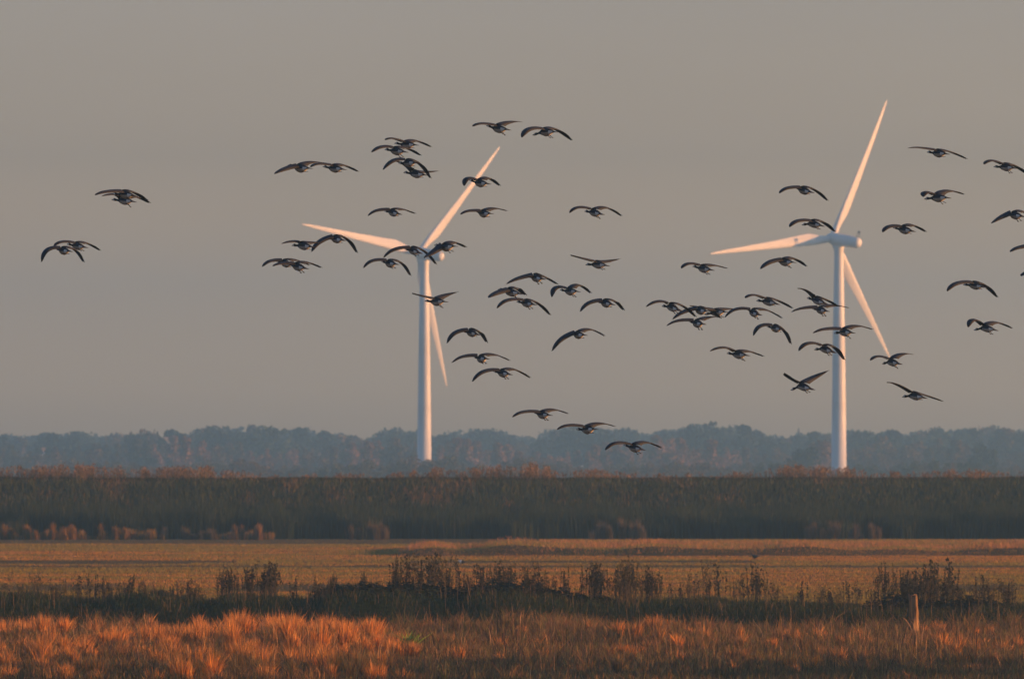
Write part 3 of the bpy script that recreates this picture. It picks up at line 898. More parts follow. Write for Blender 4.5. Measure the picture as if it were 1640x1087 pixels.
def blade_mesh(L, pitch):
    """blade along +Z, trailing edge towards +X, rotor axis (upwind) along +Y"""
    st = [0, .02, .045, .08, .12, .16, .20, .25, .32, .40, .5, .6, .7, .8, .88, .94, .98, 1.0]
    ch = np.interp(st, [0, .045, .08, .12, .16, .20, .25, .32, .5, .7, .88, .96, 1.0], [1.9, 1.9, 2.1, 2.6, 3.1, 3.3, 3.15, 2.8, 2.1, 1.5, .95, .6, .16])
    th = np.interp(st, [0, .045, .10, .16, .25, .5, 1.0], [1.0, 1.0, .62, .38, .28, .20, .16])
    le = np.interp(st, [0, .045, .2, 1.0], [.5, .5, .34, .36])
    tw = np.interp(st, [0, .1, .2, .4, .7, 1.0], [16, 15, 12, 6, 2, 0])
    ns = 20
    V, Q = [], []
    for s, c, t, l, w_ in zip(st, ch, th, le, tw):
        a0 = R(w_ + pitch)
        circ = 1 - min(1, max(0, (s - .03) / .10))
        for i in range(ns):
            a = i / ns * 2 * math.pi
            xx = (1 - math.cos(a)) / 2
            yt = 5 * t * (.2969 * math.sqrt(xx) - .126 * xx - .3516 * xx ** 2 + .2843 * xx ** 3 - .1015 * xx ** 4)
            yy = yt if a <= math.pi else -yt
            cx, cy = (xx - l) * c, yy * c * 1.0
            ex, ey = (-math.cos(a)) * c / 2, math.sin(a) * c / 2 * (t if t < 1 else 1)
            X = cx * (1 - circ) + ex * circ
            Y = cy * (1 - circ) + ey * circ
            V.append((X * math.cos(a0) - Y * math.sin(a0), X * math.sin(a0) + Y * math.cos(a0) + 1.2 * s * s, s * L))
    n = len(st)
    for k in range(n - 1):
        for i in range(ns):
            Q.append((k * ns + i, k * ns + (i + 1) % ns, (k + 1) * ns + (i + 1) % ns, (k + 1) * ns + i))
    k = len(V)
    V.append(tuple(np.mean(V[-ns:], axis=0)))
    T = [((n - 1) * ns + i, (n - 1) * ns + (i + 1) % ns, k) for i in range(ns)]
    return fast_mesh('blade', V, quads=Q, tris=T, mats=[M_TURB], smooth=True)
BLADE = blade_mesh(41.7, 0)

def turbine(tower_u, hub_v, d, k, tiltdeg, tips, label):
    """k = cosine between rotor axis and the line of sight; tips = photo pixels of the blade tips"""
    x0 = (tower_u - 820) / F * d
    n = Vector((-math.sqrt(1 - k * k) * math.cos(R(tiltdeg)), k, math.sqrt(1 - k * k) * math.sin(R(tiltdeg)))).normalized()   # upwind
    hubz = CAMH + (HOR - hub_v) / F * d
    s = F / d
    root = empty('wind_turbine', (x0, d, 0))
    tag(root, label, 'wind turbine', 'white wind turbines')
    Ht = hubz - 1.9
    pr = [(0, 2.15), (.3, 2.15), (.31, 2.06), (Ht * .33, 1.90), (Ht * .331, 1.915), (Ht * .334, 1.895), (Ht * .66, 1.60), (Ht * .661, 1.615), (Ht * .664, 1.595), (Ht - 4, 1.28), (Ht - 1.0, 1.3), (Ht - .5, 1.45), (Ht + .3, 1.45)]
    link('tower', lathe_mesh('tower', pr, mats=[M_TURB]), root)
    door = fast_mesh('door', [(-.45, -2.24, 1.0), (.45, -2.24, 1.0), (.45, -2.2, 3.1), (-.45, -2.2, 3.1), (-.45, -1.9, 1.0), (.45, -1.9, 1.0), (.45, -1.9, 3.1), (-.45, -1.9, 3.1)],
                     quads=[(0, 1, 2, 3), (0, 3, 7, 4), (1, 5, 6, 2), (3, 2, 6, 7), (0, 4, 5, 1)], mats=[M_DARK])
    link('door', door, root)
    # frame of the rotor: Y = upwind axis
    Y = n
    X = Vector((n.y, -n.x, 0)).normalized() * -1       # left/right in the rotor plane
    Z = Y.cross(X).normalized()
    if Z.z < 0: X, Z = -X, -Z
    B = Matrix((X, Y, Z)).transposed()                   # columns
    top = Vector((0, 0, hubz))
    hub = top + n * 2.9
    def place(o, loc, basis):
        o.matrix_local = Matrix.Translation(loc) @ basis.to_4x4()
    # nacelle: round tube along the axis
    pr = [(-9.15, .02), (-9.1, .5), (-8.95, .95), (-8.6, 1.25), (-8.1, 1.42), (-7.0, 1.55), (-3, 1.72), (.8, 1.75), (1.3, 1.7), (1.55, 1.5), (1.56, .02)]
    nm = lathe_mesh('nacelle', pr, ns=36, mats=[M_TURB])
    nac = link('nacelle', nm, root)
    # lathe axis Z -> rotor axis Y
    ax = Matrix((X, Z * -1, Y)).transposed()
    if ax.determinant() < 0: ax = Matrix((X * -1, Z * -1, Y)).transposed()
    place(nac, top, ax)
    pr = [(1.62, .02), (1.62, 1.35), (2.2, 1.55), (3.4, 1.5), (4.2, 1.2), (4.7, .75), (4.9, .3), (4.95, .02)]
    hb = link('hub', lathe_mesh('hub', pr, ns=32, mats=[M_TURB]), root)
    place(hb, top, ax)
    # wind vane mast on the tail
    MV = []; MQ = []
    for (bx, by, z0, z1, r_) in ((-.35, 0, 1.0, 2.9, .12), (.35, 0, 1.0, 2.6, .12)):
        v, q = tube([(bx, 0, z0), (bx, 0, z1)], [r_, r_ * .8], 8); kk = len(MV); MV += v; MQ += [tuple(a + kk for a in f) for f in q]
    kk = len(MV)
    MV += [(-.5, -.4, 2.6), (-.2, -.4, 2.6), (-.2, .5, 2.6), (-.5, .5, 2.6), (-.5, -.4, 3.2), (-.2, -.4, 3.2), (-.2, .5, 3.2), (-.5, .5, 3.2)]
    MQ += [tuple(a + kk for a in f) for f in ((0, 1, 2, 3), (4, 5, 6, 7), (0, 1, 5, 4), (1, 2, 6, 5), (2, 3, 7, 6), (3, 0, 4, 7))]
    mast = link('wind_vane', fast_mesh('wind_vane', MV, quads=MQ, mats=[M_DARK]), nac)
    mast.matrix_local = (Matrix.Translation(top) @ ax.to_4x4()).inverted() @ (Matrix.Translation(top - n * 8.2) @ B.to_4x4())
    # blades
    cx = sum(t[0] for t in tips) / 3; cy = sum(t[1] for t in tips) / 3
    angs = []
    for (tu, tv) in tips:
        ix, iz = (tu - cx) / s, -(tv - cy) / s           # image plane offsets in metres
        # solve a X + b Z with image components (x, z)
        det = X.x * Z.z - Z.x * X.z
        a = (ix * Z.z - Z.x * iz) / det
        b = (X.x * iz - ix * X.z) / det
        angs.append(math.atan2(a, b))
    base = angs[0]
    # fit one rotation to the three
    offs = [0, 0, 0]
    m = 0
    for kx in range(1, 3):
        dlt = angs[kx] - base
        kq = round(dlt / (2 * math.pi / 3))
        m += (dlt - kq * 2 * math.pi / 3)
    base += m / 3
    for kx in range(3):
        t = base + kx * 2 * math.pi / 3
        zd = X * math.sin(t) + Z * math.cos(t)
        xd = Y.cross(zd) * (1)                           # right-handed: X = Y x Z
        o = link('blade', BLADE, root)
        place(o, hub, Matrix((xd, Y, zd)).transposed())
    return root
turbine(679.5, 406.5, 2487, .816, 11.0, [(800, 234), (488, 363), (716, 617)], 'white wind turbine on the left with blades up-right, left and down')
turbine(1343.5, 383.5, 2336, .796, 12.2, [(1422, 160), (1135, 409), (1433, 574)], 'taller looking white wind turbine on the right with full nacelle in view')

# ------------------------------------------------------------------ geese
def mat_bird(name, c, rough=.7):
    return mat_plain(name, c, rough, .18, 30, .15)
GM = [mat_bird('black_plumage', (.022, .022, .024)), mat_bird('grey_plumage', (.036, .046, .062)), mat_bird('pale_plumage', (.42, .36, .30)),
      mat_bird('white_plumage', (.78, .72, .64)), mat_bird('flight_feathers', (.026, .029, .034)), mat_bird('cream_face', (.62, .55, .45))]
BLK, GRY, PAL, WHT, FLT, CRM = range(6)
REG = {'A': (0, 220, 3.881), 'B': (400, 180, 5.103), 'C': (400, 340, 5.103), 'D': (640, 180, 5.103), 'E': (640, 380, 4.528), 'F': (700, 560, 4.297),
       'G': (1000, 400, 5.814), 'H': (1200, 440, 5.814), 'L': (1240, 540, 5.433), 'I': (1200, 220, 5.814), 'J': (1400, 200, 6.792), 'K': (1400, 340, 4.942), 'P': (0, 0, 1.0)}
# region, bill, body, tail, left wrist, left tip, right wrist, right tip, hanging feet, label
GEESE = [
 ('A', (700, 350), (770, 352), (850, 368), (690, 337), (603, 367), (812, 338), (905, 388), 0, 'upper goose of the overlapping pair at the far upper left'),
 ('A', (690, 386), (765, 390), (838, 404), (720, 362), (640, 372), (850, 372), (918, 402), 1, 'lower goose of the overlapping far upper left pair, feet hanging'),
 ('A', (345, 690), (390, 702), (448, 712), (310, 690), (265, 775), (452, 697), (512, 772), 0, 'lower left goose of the leftmost pair, wings arched down'),
 ('A', (420, 662), (475, 672), (545, 688), (400, 650), (345, 680), (520, 655), (612, 700), 1, 'upper right goose of the leftmost pair'),
 ('B', (312, 428), (405, 455), (502, 462), (320, 450), (210, 512), (470, 405), (600, 408), 0, 'leftmost goose of the two in line upper left of the left turbine'),
 ('B', (598, 440), (685, 455), (778, 472), (590, 425), (505, 455), (745, 428), (875, 478), 0, 'second goose of the two in line upper left of the left turbine'),
 ('B', (1170, 250), (1275, 262), (1378, 272), (1190, 225), (1115, 235), (1340, 228), (1475, 275), 0, 'top goose of the stack of four above the left turbine'),
 ('B', (1110, 300), (1190, 312), (1287, 330), (1110, 282), (1000, 335), (1290, 296), (1388, 345), 1, 'second goose from the top of the stack of four'),
 ('B', (1205, 412), (1290, 410), (1352, 420), (1210, 385), (1093, 475), (1370, 412), (1470, 532), 0, 'third goose of the stack of four, wings arched steeply down'),
 ('B', (1252, 488), (1350, 500), (1450, 518), (1290, 450), (1190, 408), (1430, 482), (1540, 472), 0, 'bottom goose of the stack of four, black neck stretched left'),
 ('B', (1105, 805), (1165, 815), (1230, 838), (1060, 798), (972, 850), (1215, 790), (1345, 825), 0, 'lone goose above the left blade of the left turbine'),
 ('C', (345, 268), (430, 270), (522, 288), (370, 242), (265, 262), (500, 245), (590, 246), 0, 'goose partly hidden behind the arched one at the left blade'),
 ('C', (625, 212), (700, 215), (768, 235), (610, 215), (512, 325), (785, 218), (868, 325), 0, 'goose with steeply arched wings crossing the left blade'),
 ('C', (215, 400), (285, 412), (350, 440), (200, 392), (110, 448), (345, 388), (480, 430), 0, 'rear goose of the merged pair below the left blade'),
 ('C', (300, 420), (385, 440), (462, 465), (262, 420), (197, 445), (430, 408), (575, 450), 1, 'front goose of the merged pair below the left blade, feet down'),
 ('C', (1075, 400), (1140, 415), (1202, 430), (1030, 390), (935, 457), (1225, 410), (1305, 512), 1, 'goose just left of the left turbine tower below the nacelle'),
 ('C', (1265, 300), (1330, 308), (1392, 340), (1210, 295), (1098, 375), (1415, 315), (1515, 420), 1, 'goose in front of the hub of the left turbine'),
 ('D', (708, 105), (800, 130), (892, 148), (670, 97), (602, 125), (860, 80), (1005, 73), 1, 'highest goose left of the top pair, right wing held level'),
 ('D', (1088, 182), (1185, 158), (1285, 165), (1090, 132), (1000, 215), (1260, 132), (1405, 220), 1, 'right goose of the top pair with head lowered'),
 ('D', (585, 550), (650, 575), (747, 590), (565, 540), (530, 605), (710, 535), (812, 595), 0, 'goose crossing the upper right blade of the left turbine'),
 ('D', (612, 798), (680, 825), (754, 832), (580, 805), (502, 840), (740, 785), (873, 803), 0, 'goose just right of the upper blade of the left turbine'),
 ('E', (248, 55), (330, 70), (407, 68), (270, 80), (180, 152), (370, 35), (475, 70), 1, 'goose in front of the nacelle tail of the left turbine'),
 ('E', (175, 460), (260, 465), (332, 470), (180, 435), (97, 410), (330, 415), (417, 395), 1, 'goose crossing the left tower with both wings raised'),
 ('E', (1350, 197), (1430, 195), (1512, 210), (1330, 160), (1240, 135), (1500, 170), (1597, 153), 1, 'goose with raised shallow V wings in the middle gap'),
 ('E', (920, 282), (985, 290), (1040, 308), (900, 285), (778, 342), (1050, 290), (1138, 337), 1, 'upper goose of the group of four right of the left turbine'),
 ('E', (703, 375), (800, 395), (872, 415), (720, 395), (650, 442), (835, 368), (908, 415), 1, 'left goose of the middle group with head raised above its wing'),
 ('E', (850, 465), (915, 475), (982, 492), (800, 452), (708, 518), (985, 472), (1087, 560), 1, 'lower goose of the middle group with long drooping right wing'),
 ('E', (1165, 380), (1230, 390), (1298, 397), (1140, 362), (1105, 435), (1280, 345), (1383, 403), 1, 'goose with kinked up and down wings right of the middle group'),
 ('E', (1430, 465), (1490, 475), (1542, 492), (1410, 462), (1312, 540), (1555, 465), (1620, 525), 0, 'rightmost goose of the middle group, wings arched down evenly'),
 ('E', (460, 680), (515, 688), (572, 710), (425, 680), (348, 768), (575, 690), (627, 758), 0, 'compact arched goose right of the lower blade of the left turbine'),
 ('E', (1240, 692), (1290, 705), (1352, 712), (1210, 710), (1107, 825), (1345, 668), (1485, 715), 0, 'goose banking with its left wing hanging low, middle of the picture'),
 ('E', (540, 868), (587, 877), (634, 884), (500, 858), (383, 910), (650, 850), (793, 893), 1, 'goose seen nearly from behind beside the lower blade tip'),
 ('E', (685, 970), (742, 982), (808, 998), (650, 962), (530, 1047), (790, 955), (943, 1018), 1, 'goose below the one beside the lower blade tip'),
 ('F', (660, 425), (718, 445), (784, 452), (610, 425), (520, 465), (770, 413), (900, 440), 1, 'topmost of the three low geese over the middle wood'),
 ('F', (967, 546), (1027, 548), (1100, 548), (930, 520), (828, 550), (1080, 510), (1225, 528), 0, 'middle one of the three low geese, level with the tree tops'),
 ('F', (1290, 655), (1352, 672), (1422, 690), (1260, 640), (1157, 690), (1400, 637), (1545, 677), 1, 'lowest flying goose, in front of the hazy wood'),
 ('G', (650, 152), (728, 172), (828, 195), (630, 133), (530, 178), (800, 142), (955, 170), 1, 'goose below the tip of the left blade of the right turbine'),
 ('G', (1400, 92), (1485, 112), (1595, 122), (1390, 100), (1262, 185), (1550, 75), (1698, 150), 1, 'goose below the middle of the left blade of the right turbine'),
 ('G', (362, 522), (435, 528), (527, 578), (350, 485), (200, 535), (520, 515), (660, 620), 1, 'left end goose of the crowded line, feet hanging low'),
 ('G', (630, 545), (700, 562), (777, 578), (590, 560), (450, 650), (790, 562), (890, 632), 0, 'second goose of the crowded line, right wing over its neighbour'),
 ('G', (755, 600), (850, 582), (957, 580), (720, 545), (605, 525), (930, 548), (1065, 552), 1, 'third goose of the crowded line, overlapped in its middle'),
 ('G', (612, 665), (672, 682), (740, 698), (550, 655), (395, 710), (745, 635), (885, 630), 1, 'goose just under the crowded line'),
 ('G', (1150, 545), (1198, 580), (1252, 612), (1070, 548), (935, 632), (1280, 555), (1465, 635), 1, 'right end goose of the crowded line, body hanging down'),
 ('G', (1232, 472), (1330, 478), (1430, 512), (1220, 430), (1122, 455), (1420, 470), (1567, 540), 0, 'goose above the right end of the crowded line, head clear of its wing'),
 ('G', (1340, 712), (1400, 727), (1475, 748), (1290, 700), (1200, 800), (1482, 752), (1545, 870), 0, 'strongly arched goose left of the right turbine tower'),
 ('G', (958, 962), (1052, 972), (1148, 988), (960, 922), (792, 948), (1130, 943), (1295, 990), 1, 'lowest goose below the crowded line left of the right tower'),
 ('H', (550, 215), (628, 235), (722, 277), (560, 175), (445, 135), (710, 232), (828, 292), 0, 'goose diving past the right tower with left wing raised'),
 ('H', (590, 315), (660, 325), (720, 345), (550, 305), (390, 350), (740, 287), (930, 308), 1, 'goose whose right wing crosses the right tower, just below the diving one'),
 ('H', (803, 542), (880, 530), (967, 545), (740, 503), (588, 548), (950, 480), (1150, 508), 1, 'goose in front of the right turbine tower, feet dangling'),
 ('H', (610, 695), (700, 685), (788, 737), (570, 637), (455, 712), (780, 670), (883, 788), 1, 'goose lower left of the tower with right wing hanging before it'),
 ('H', (1250, 827), (1322, 808), (1408, 835), (1210, 763), (1125, 800), (1380, 748), (1535, 742), 1, 'goose at the lower tip of the right turbine blade'),
 ('L', (150, 457), (240, 422), (337, 458), (160, 375), (85, 318), (330, 350), (472, 290), 1, 'goose with both wings raised high, feet down, left of the right tower'),
 ('L', (1122, 517), (1215, 505), (1317, 532), (1110, 440), (968, 400), (1330, 510), (1475, 555), 0, 'lowest goose right of the right turbine tower, wings slanting'),
 ('I', (432, 456), (500, 490), (600, 520), (370, 470), (278, 527), (590, 480), (728, 583), 0, 'goose high above the left blade of the right turbine'),
 ('I', (490, 812), (590, 800), (680, 832), (470, 775), (370, 842), (690, 790), (800, 873), 1, 'goose touching the hub of the right turbine from the left'),
 ('K', (165, 120), (232, 135), (317, 156), (140, 110), (65, 162), (270, 100), (410, 152), 0, 'goose just right of the nacelle of the right turbine'),
 ('J', (585, 292), (690, 305), (798, 325), (540, 262), (358, 267), (800, 285), (1015, 362), 0, 'highest goose on the right side, wings spread nearly flat'),
 ('J', (1320, 452), (1422, 455), (1547, 480), (1300, 400), (1185, 440), (1510, 435), (1700, 545), 1, 'upper goose at the right edge with its wing tip cut by the frame'),
 ('J', (560, 802), (682, 790), (822, 800), (570, 740), (530, 790), (770, 715), (993, 748), 1, 'goose with broad curled left wing upper right of the nacelle'),
 ('J', (1440, 958), (1525, 978), (1630, 1005), (1430, 975), (1265, 1078), (1600, 940), (1760, 1040), 1, 'half visible goose at the right edge, left wing drooping'),
 ('K', (705, 570), (790, 575), (868, 598), (680, 555), (567, 630), (880, 580), (980, 668), 0, 'arched goose between the right tower and the right edge'),
 ('K', (793, 930), (880, 912), (965, 938), (790, 855), (735, 912), (950, 870), (1102, 915), 1, 'lower right goose with cupped left wing and fanned tail'),
 ('K', (1190, 275), (1262, 282), (1335, 300), (1145, 278), (1072, 318), (1310, 260), (1450, 300), 0, 'goose of which only a slanting wing shows at the right edge'),
 ('P', (938, 338), (950.5, 339.5), (966, 344.5), (929, 332.5), (912.5, 342), (974, 333.5), (994.5, 345), 1, 'solitary goose high in the gap between the two turbines'),
 ('K', (1235, 468), (1300, 475), (1375, 490), (1210, 474), (1162, 507), (1350, 462), (1480, 500), 0, 'goose of which only the wing tip shows low at the right edge'),
]

RINGS = [ # f, half width, half height, z offset, material
 (.335, .004, .003, -.004), (.320, .010, .007, -.002), (.292, .013, .012, .000), (.280, .020, .022, .003), (.258, .027, .031, .006), (.232, .027, .030, .005),
 (.205, .021, .024, .000), (.175, .020, .022, -.002), (.145, .023, .026, -.002), (.115, .033, .037, -.003), (.085, .050, .054, -.006), (.045, .067, .070, -.010),
 (.0, .078, .082, -.013), (-.05, .082, .087, -.014), (-.10, .076, .080, -.010), (-.145, .064, .064, -.003), (-.185, .050, .047, .004), (-.215, .041, .034, .008),
 (-.240, .038, .020, .010), (-.275, .058, .011, .006), (-.325, .072, .007, .002), (-.350, .062, .003, .000)]

def quad_curve(p0, p1, p2, t, m=.45):
    """smooth curve through shoulder, wrist (t=.45) and tip"""
    c = (p1 - p0 * ((1 - m) ** 2) - p2 * (m ** 2)) / (2 * m * (1 - m))
    return p0 * (1 - t) ** 2 + c * 2 * t * (1 - t) + p2 * t * t

def build_goose(idx, reg, hd, bd, tl, lw, lt, rw, rt, legs, label):
    ox, oy, k = REG[reg]
    px = lambda q: (ox + q[0] / k, oy + q[1] / k)
    r_ = np.random.default_rng(1000 + idx)
    d = 177 + (idx * 5) % 17
    s = F / d
    H, Bp, T, LW, LT, RW, RT = map(px, (hd, bd, tl, lw, lt, rw, rt))
    cen = P(Bp[0], Bp[1], d)
    dx = T[0] - H[0]
    sa = min(.78, max(.40, dx / (.655 * s)))
    al = math.asin(sa); ca = math.cos(al)
    Fw = np.array([-sa, ca, 0.]); Rt_ = np.array([ca, sa, 0.]); Up = np.array([0, 0, 1.])
    off = lambda q: np.array([(q[0] - Bp[0]) / s, -(q[1] - Bp[1]) / s])
    hz, tz = off(H)[1], off(T)[1]
    hz = max(-.10, min(.10, hz)); tz = max(-.10, min(.04, tz))
    V, Q, Tn, QM, TM = [], [], [], [], []
    ns = 12
    def zc(f):
        if f > 0.03:
            t = (f - .03) / .30; return hz * (t * t * (3 - 2 * t)) if t < 1 else hz
        t = min(1, max(0, (-f - .02) / .31)); return tz * t
    for (f, hw, hh, zo) in RINGS:
        c = Fw * f + Up * (zc(f) + zo)
        for i in range(ns):
            a = i / ns * 2 * math.pi
            V.append(c + Rt_ * hw * math.cos(a) + Up * hh * math.sin(a))
    nr = len(RINGS)
    for j in range(nr - 1):
        fm = (RINGS[j][0] + RINGS[j + 1][0]) / 2
        for i in range(ns):
            Q.append((j * ns + i, j * ns + (i + 1) % ns, (j + 1) * ns + (i + 1) % ns, (j + 1) * ns + i))
            sn = math.sin((i + .5) / ns * 2 * math.pi)
            if fm > .286: m = BLK
            elif fm > .225: m = CRM if sn < .55 else BLK
            elif fm > .055: m = BLK
            elif fm > -.135: m = GRY if sn > .1 else PAL
            elif fm > -.16: m = PAL if sn < .2 else BLK
            elif fm > -.245: m = WHT if sn < .3 else BLK
            else: m = BLK
            if m == GRY and sn > .6: m = FLT
            QM.append(m)
    for (j, flip) in ((0, 0), (nr - 1, 1)):
        kk = len(V); V.append(np.mean(V[j * ns:j * ns + ns], axis=0))
        for i in range(ns):
            Tn.append((j * ns + i, j * ns + (i + 1) % ns, kk)); TM.append(BLK)
    # wings
    for side, (W, E) in ((-1, (LW, LT)), (1, (RW, RT))):
        ow, oe = off(W), off(E)
        fw, fe = .10, -.06
        def solve(o2, f):
            # image x = s_*ca - f*sa
            return Fw * f + Rt_ * ((o2[0] + f * sa) / ca) + Up * o2[1]
        shl = Fw * .055 + Rt_ * side * .05 + Up * .052
        pw, pe = solve(ow, fw), solve(oe, fe)
        # keep the far wing on its own side of the body
        if (pw @ Rt_) * side < .12: pw = pw + Rt_ * side * (.12 - (pw @ Rt_) * side)
        l1 = np.linalg.norm(pw - shl); l2 = np.linalg.norm(pe - pw)
        tm_ = min(.62, max(.25, l1 / (l1 + l2)))
        N = 12
        sec = []
        for q in range(N + 1):
            t = q / N
            t2 = t ** .9
            p = quad_curve(shl, pw, pe, t2, tm_)
            p_ = quad_curve(shl, pw, pe, min(1, t2 + .03), tm_); p0_ = quad_curve(shl, pw, pe, max(0, t2 - .03), tm_)
            sp = p_ - p0_; sp /= np.linalg.norm(sp)
            chord = np.interp(t, [0, .12, .45, .65, .82, .93, 1.0], [.27, .26, .235, .20, .15, .095, .03])
            aoa = R(np.interp(t, [0, .5, 1], [11, 9, 2]))
            fwd = Fw - sp * (Fw @ sp); fwd /= np.linalg.norm(fwd)
            nrm = np.cross(sp, fwd) * (-1)
            if nrm @ Up < 0: nrm = -nrm
            cd = fwd * math.cos(aoa) + nrm * math.sin(aoa)
            cn = nrm * math.cos(aoa) - fwd * math.sin(aoa)
            le = p + cd * chord * .32
            th = np.interp(t, [0, .4, .8, 1], [.030, .018, .007, .002])
            cam_ = .10 * chord
            row = []
            for (xc, zt) in ((0, 0), (.12, .75), (.32, 1.0), (.62, .55), (1.0, .04), (.62, -.05), (.32, -.35), (.12, -.5)):
                row.append(le - cd * chord * xc + cn * (th * zt + cam_ * math.sin(math.pi * min(1, xc)) * .8))
            sec.append(row)
        kk = len(V)
        for row in sec: V += row
        M8 = 8
        for q in range(N):
            for i in range(M8):
                a, b = kk + q * M8 + i, kk + q * M8 + (i + 1) % M8
                Q.append((a, b, b + M8, a + M8))
                t = (q + .5) / N
                if i in (3, 4): QM.append(FLT if t < .6 else BLK)
                elif i in (2,): QM.append(GRY if t < .55 else FLT)
                elif i in (5,): QM.append(FLT)
                else: QM.append(GRY if t < .8 else FLT)
        # separated primary feathers round the tip
        sp = pe - pw; sp /= np.linalg.norm(sp)
        fwd = Fw - sp * (Fw @ sp); fwd /= np.linalg.norm(fwd)
        nrm = np.cross(sp, fwd); nrm = nrm if nrm @ Up > 0 else -nrm
        for j in range(5):
            t0 = .74 + j * .05
            p = quad_curve(shl, pw, pe, t0, tm_)
            ln = .125 - .008 * j
            ang = .50 - .11 * j
            dirn = sp * math.cos(ang) - fwd * math.sin(ang)
            dirn = dirn + nrm * (.02 + .03 * r_.random())
            wv = np.cross(dirn, nrm); wv /= np.linalg.norm(wv)
            kk = len(V); b_ = p - fwd * .015
            V += [b_ - wv * .011, b_ + wv * .011, b_ + dirn * ln * .7 + wv * .010, b_ + dirn * ln * .7 - wv * .010, b_ + dirn * ln]
            V += [v + nrm * .003 for v in V[kk:kk + 5]]
            Q += [(kk, kk + 1, kk + 2, kk + 3), (kk + 5, kk + 6, kk + 7, kk + 8)]; QM += [BLK, BLK]
            Tn += [(kk + 3, kk + 2, kk + 4), (kk + 8, kk + 7, kk + 9)]; TM += [BLK, BLK]
    # legs: shank and webbed foot
    for sgn in (-1, 1):
        hang = (.35 + .6 * r_.random()) if legs else .10
        hip = Fw * -.11 + Rt_ * sgn * .035 + Up * (zc(-.11) - .062)
        dr = -Fw * math.cos(hang) - Up * math.sin(hang)
        ank = hip + dr * (.060 if legs else .045)
        toe = ank + (-Fw * math.cos(hang * .6) - Up * math.sin(hang * .6 + .2)) * .048
        kk = len(V); wv = Rt_
        for (p, rr) in ((hip, .012), (hip * .5 + ank * .5, .008), (ank, .006)):
            u1 = np.cross(dr, wv); u1 /= np.linalg.norm(u1)
            for i in range(6):
                a = i / 6 * 2 * math.pi; V.append(p + wv * rr * math.cos(a) + u1 * rr * math.sin(a))
        for j in range(2):
            for i in range(6):
                Q.append((kk + j * 6 + i, kk + j * 6 + (i + 1) % 6, kk + (j + 1) * 6 + (i + 1) % 6, kk + (j + 1) * 6 + i)); QM.append(BLK)
        kk = len(V)
        V += [ank - wv * .006, ank + wv * .006, toe + wv * .022, toe - wv * .022]
        V += [v + Up * .006 for v in V[kk:kk + 4]]
        for f in ((0, 1, 2, 3), (4, 5, 6, 7), (0, 1, 5, 4), (1, 2, 6, 5), (2, 3, 7, 6), (3, 0, 4, 7)):
            Q.append(tuple(kk + a for a in f)); QM.append(BLK)
    me = fast_mesh('goose', np.array(V), quads=Q, tris=Tn, mats=GM, smooth=True, fmat=QM + TM)
    o = link('goose', me, loc=cen)
    tag(o, label, 'goose', 'flock of flying geese')
for gi, g in enumerate(GEESE):
    build_goose(gi, *g)

# two birds resting on the field
def resting_bird(u, v, label, white):
    d = CAMH * F / (v - HOR)
    p = P(u, v, d)
    V, Q, QM = [], [], []
    rings = [(.20, .004, .30), (.16, .03, .30), (.12, .038, .31), (.09, .03, .27), (.07, .06, .20), (.0, .10, .16), (-.10, .10, .15), (-.2, .05, .16), (-.30, .01, .17)]
    ns = 10
    for (f, r_, z) in rings:
        for i in range(ns):
            a = i / ns * 2 * math.pi; V.append((f, r_ * math.cos(a), z + r_ * math.sin(a)))
    for j in range(len(rings) - 1):
        for i in range(ns):
            Q.append((j * ns + i, j * ns + (i + 1) % ns, (j + 1) * ns + (i + 1) % ns, (j + 1) * ns + i))
            QM.append(3 if (white and j > 3 and j < 6) else 4)
    for sy in (-.03, .03):
        v, q = tube([(-.05, sy, -.05), (-.05, sy, .1)], [.008, .01], 5); kk = len(V); V += v
        Q += [tuple(a + kk for a in f) for f in q]; QM += [0] * len(q)
    o = link('field_bird', fast_mesh('field_bird', V, quads=Q, mats=GM, smooth=True, fmat=QM), loc=(p.x, d, float(ground_z(p.x, d)) + .05))
    o.rotation_euler = (0, 0, R(160)); o.scale = (1.1,) * 3
    tag(o, label, 'bird')
resting_bird(737, 905, 'small brown and white bird standing on the stubble field', True)
resting_bird(1207, 897, 'small dark bird on the stubble right of the picture centre', False)

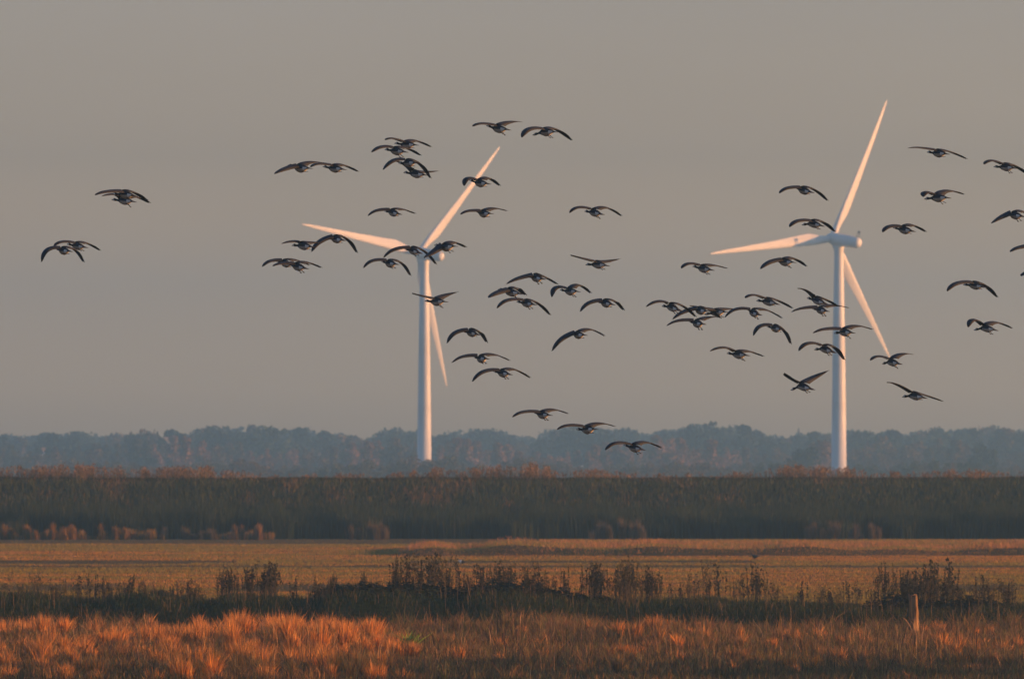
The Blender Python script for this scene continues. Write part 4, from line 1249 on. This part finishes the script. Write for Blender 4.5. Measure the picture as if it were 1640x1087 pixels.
# a bent dry stalk beside the post and a leafy green plant among the tussocks
def bent_stalk():
    d = 283.5
    p = P(1466, 1022, d)
    z = float(ground_z(p.x, d))
    pts = []
    for i in range(9):
        t = i / 8
        q = P(1466 - 25 * t, 1022 - 34 * math.sin(t * 1.75), d)
        pts.append((q.x - p.x, 0, q.z - p.z))
    v, q = tube(pts, [.022, .022, .021, .020, .019, .018, .016, .012, .006], 5)
    tag(link('bent_stalk', fast_mesh('bent_stalk', v, quads=q, mats=[mat_plain('dry_stalk', (.50, .28, .12), .9, .2, 10)], smooth=True), loc=(p.x, d, p.z)),
        'dry stalk bending over to the left of the wooden post', 'stalk')
bent_stalk()
def green_plant():
    d = 258.0
    x = (658 - 820) / F * d
    n = 70
    a = rng.random(n) * 6.28
    me = blades('green_plant', rng.normal(0, .08, n), rng.normal(0, .08, n), .35 + .4 * rng.random(n), .05 + .05 * rng.random(n),
                mixc(n, [(.22, .32, .06), (.14, .22, .05)], [1, 1]), lean=.8, mat=M_LEAF, z0=np.zeros(n))
    tag(link('green_plant', me, loc=(x, d, float(ground_z(x, d)))), 'leafy bright green plant right of the big rust tussocks', 'plant')
green_plant()

# where neighbours look alike, count them from the left
ORD = ['first', 'second', 'third', 'fourth', 'fifth', 'sixth', 'seventh', 'eighth', 'ninth', 'tenth', 'eleventh', 'twelfth', 'thirteenth', 'fourteenth',
       'fifteenth', 'sixteenth', 'seventeenth', 'eighteenth', 'nineteenth', 'twentieth', 'twenty-first', 'twenty-second',
       'twenty-third', 'twenty-fourth', 'twenty-fifth', 'twenty-sixth', 'twenty-seventh', 'twenty-eighth', 'twenty-ninth', 'thirtieth']
same = {}
for o_ in list(COL.objects):
    if o_.parent is None and o_.get('label') and o_.get('category'):
        same.setdefault(o_['label'], []).append(o_)
for lab, os_ in same.items():
    if len(os_) > 1:
        os_.sort(key=lambda o_: o_.location.x / o_.location.y)
        for k_, o_ in enumerate(os_):
            o_['label'] = '%s, %s from left' % (lab, ORD[min(k_, 29)])

# ------------------------------------------------------------------ haze
HZ = dict(x=4100.0, y0=-400.0, y1=5100.0, z0=-2.5, z1=113.0)
hv = [(-HZ['x'], HZ['y0'], HZ['z0']), (HZ['x'], HZ['y0'], HZ['z0']), (HZ['x'], HZ['y1'], HZ['z0']), (-HZ['x'], HZ['y1'], HZ['z0']),
      (-HZ['x'], HZ['y0'], HZ['z1']), (HZ['x'], HZ['y0'], HZ['z1']), (HZ['x'], HZ['y1'], HZ['z1']), (-HZ['x'], HZ['y1'], HZ['z1'])]
m, t, o = new_mat('haze_air')
pv = t.nodes.new('ShaderNodeVolumePrincipled')
pv.inputs['Density'].default_value = 3.0e-4
pv.inputs['Color'].default_value = (.40, .76, .98, 1)
pv.inputs['Anisotropy'].default_value = 0.5
t.links.new(pv.outputs[0], o.inputs['Volume'])
hz_o = link('haze', fast_mesh('haze', hv, quads=[(0, 3, 2, 1), (4, 5, 6, 7), (0, 1, 5, 4), (1, 2, 6, 5), (2, 3, 7, 6), (3, 0, 4, 7)], mats=[m]))
tag(hz_o, 'blue evening haze over the whole landscape', 'haze', kind='stuff')
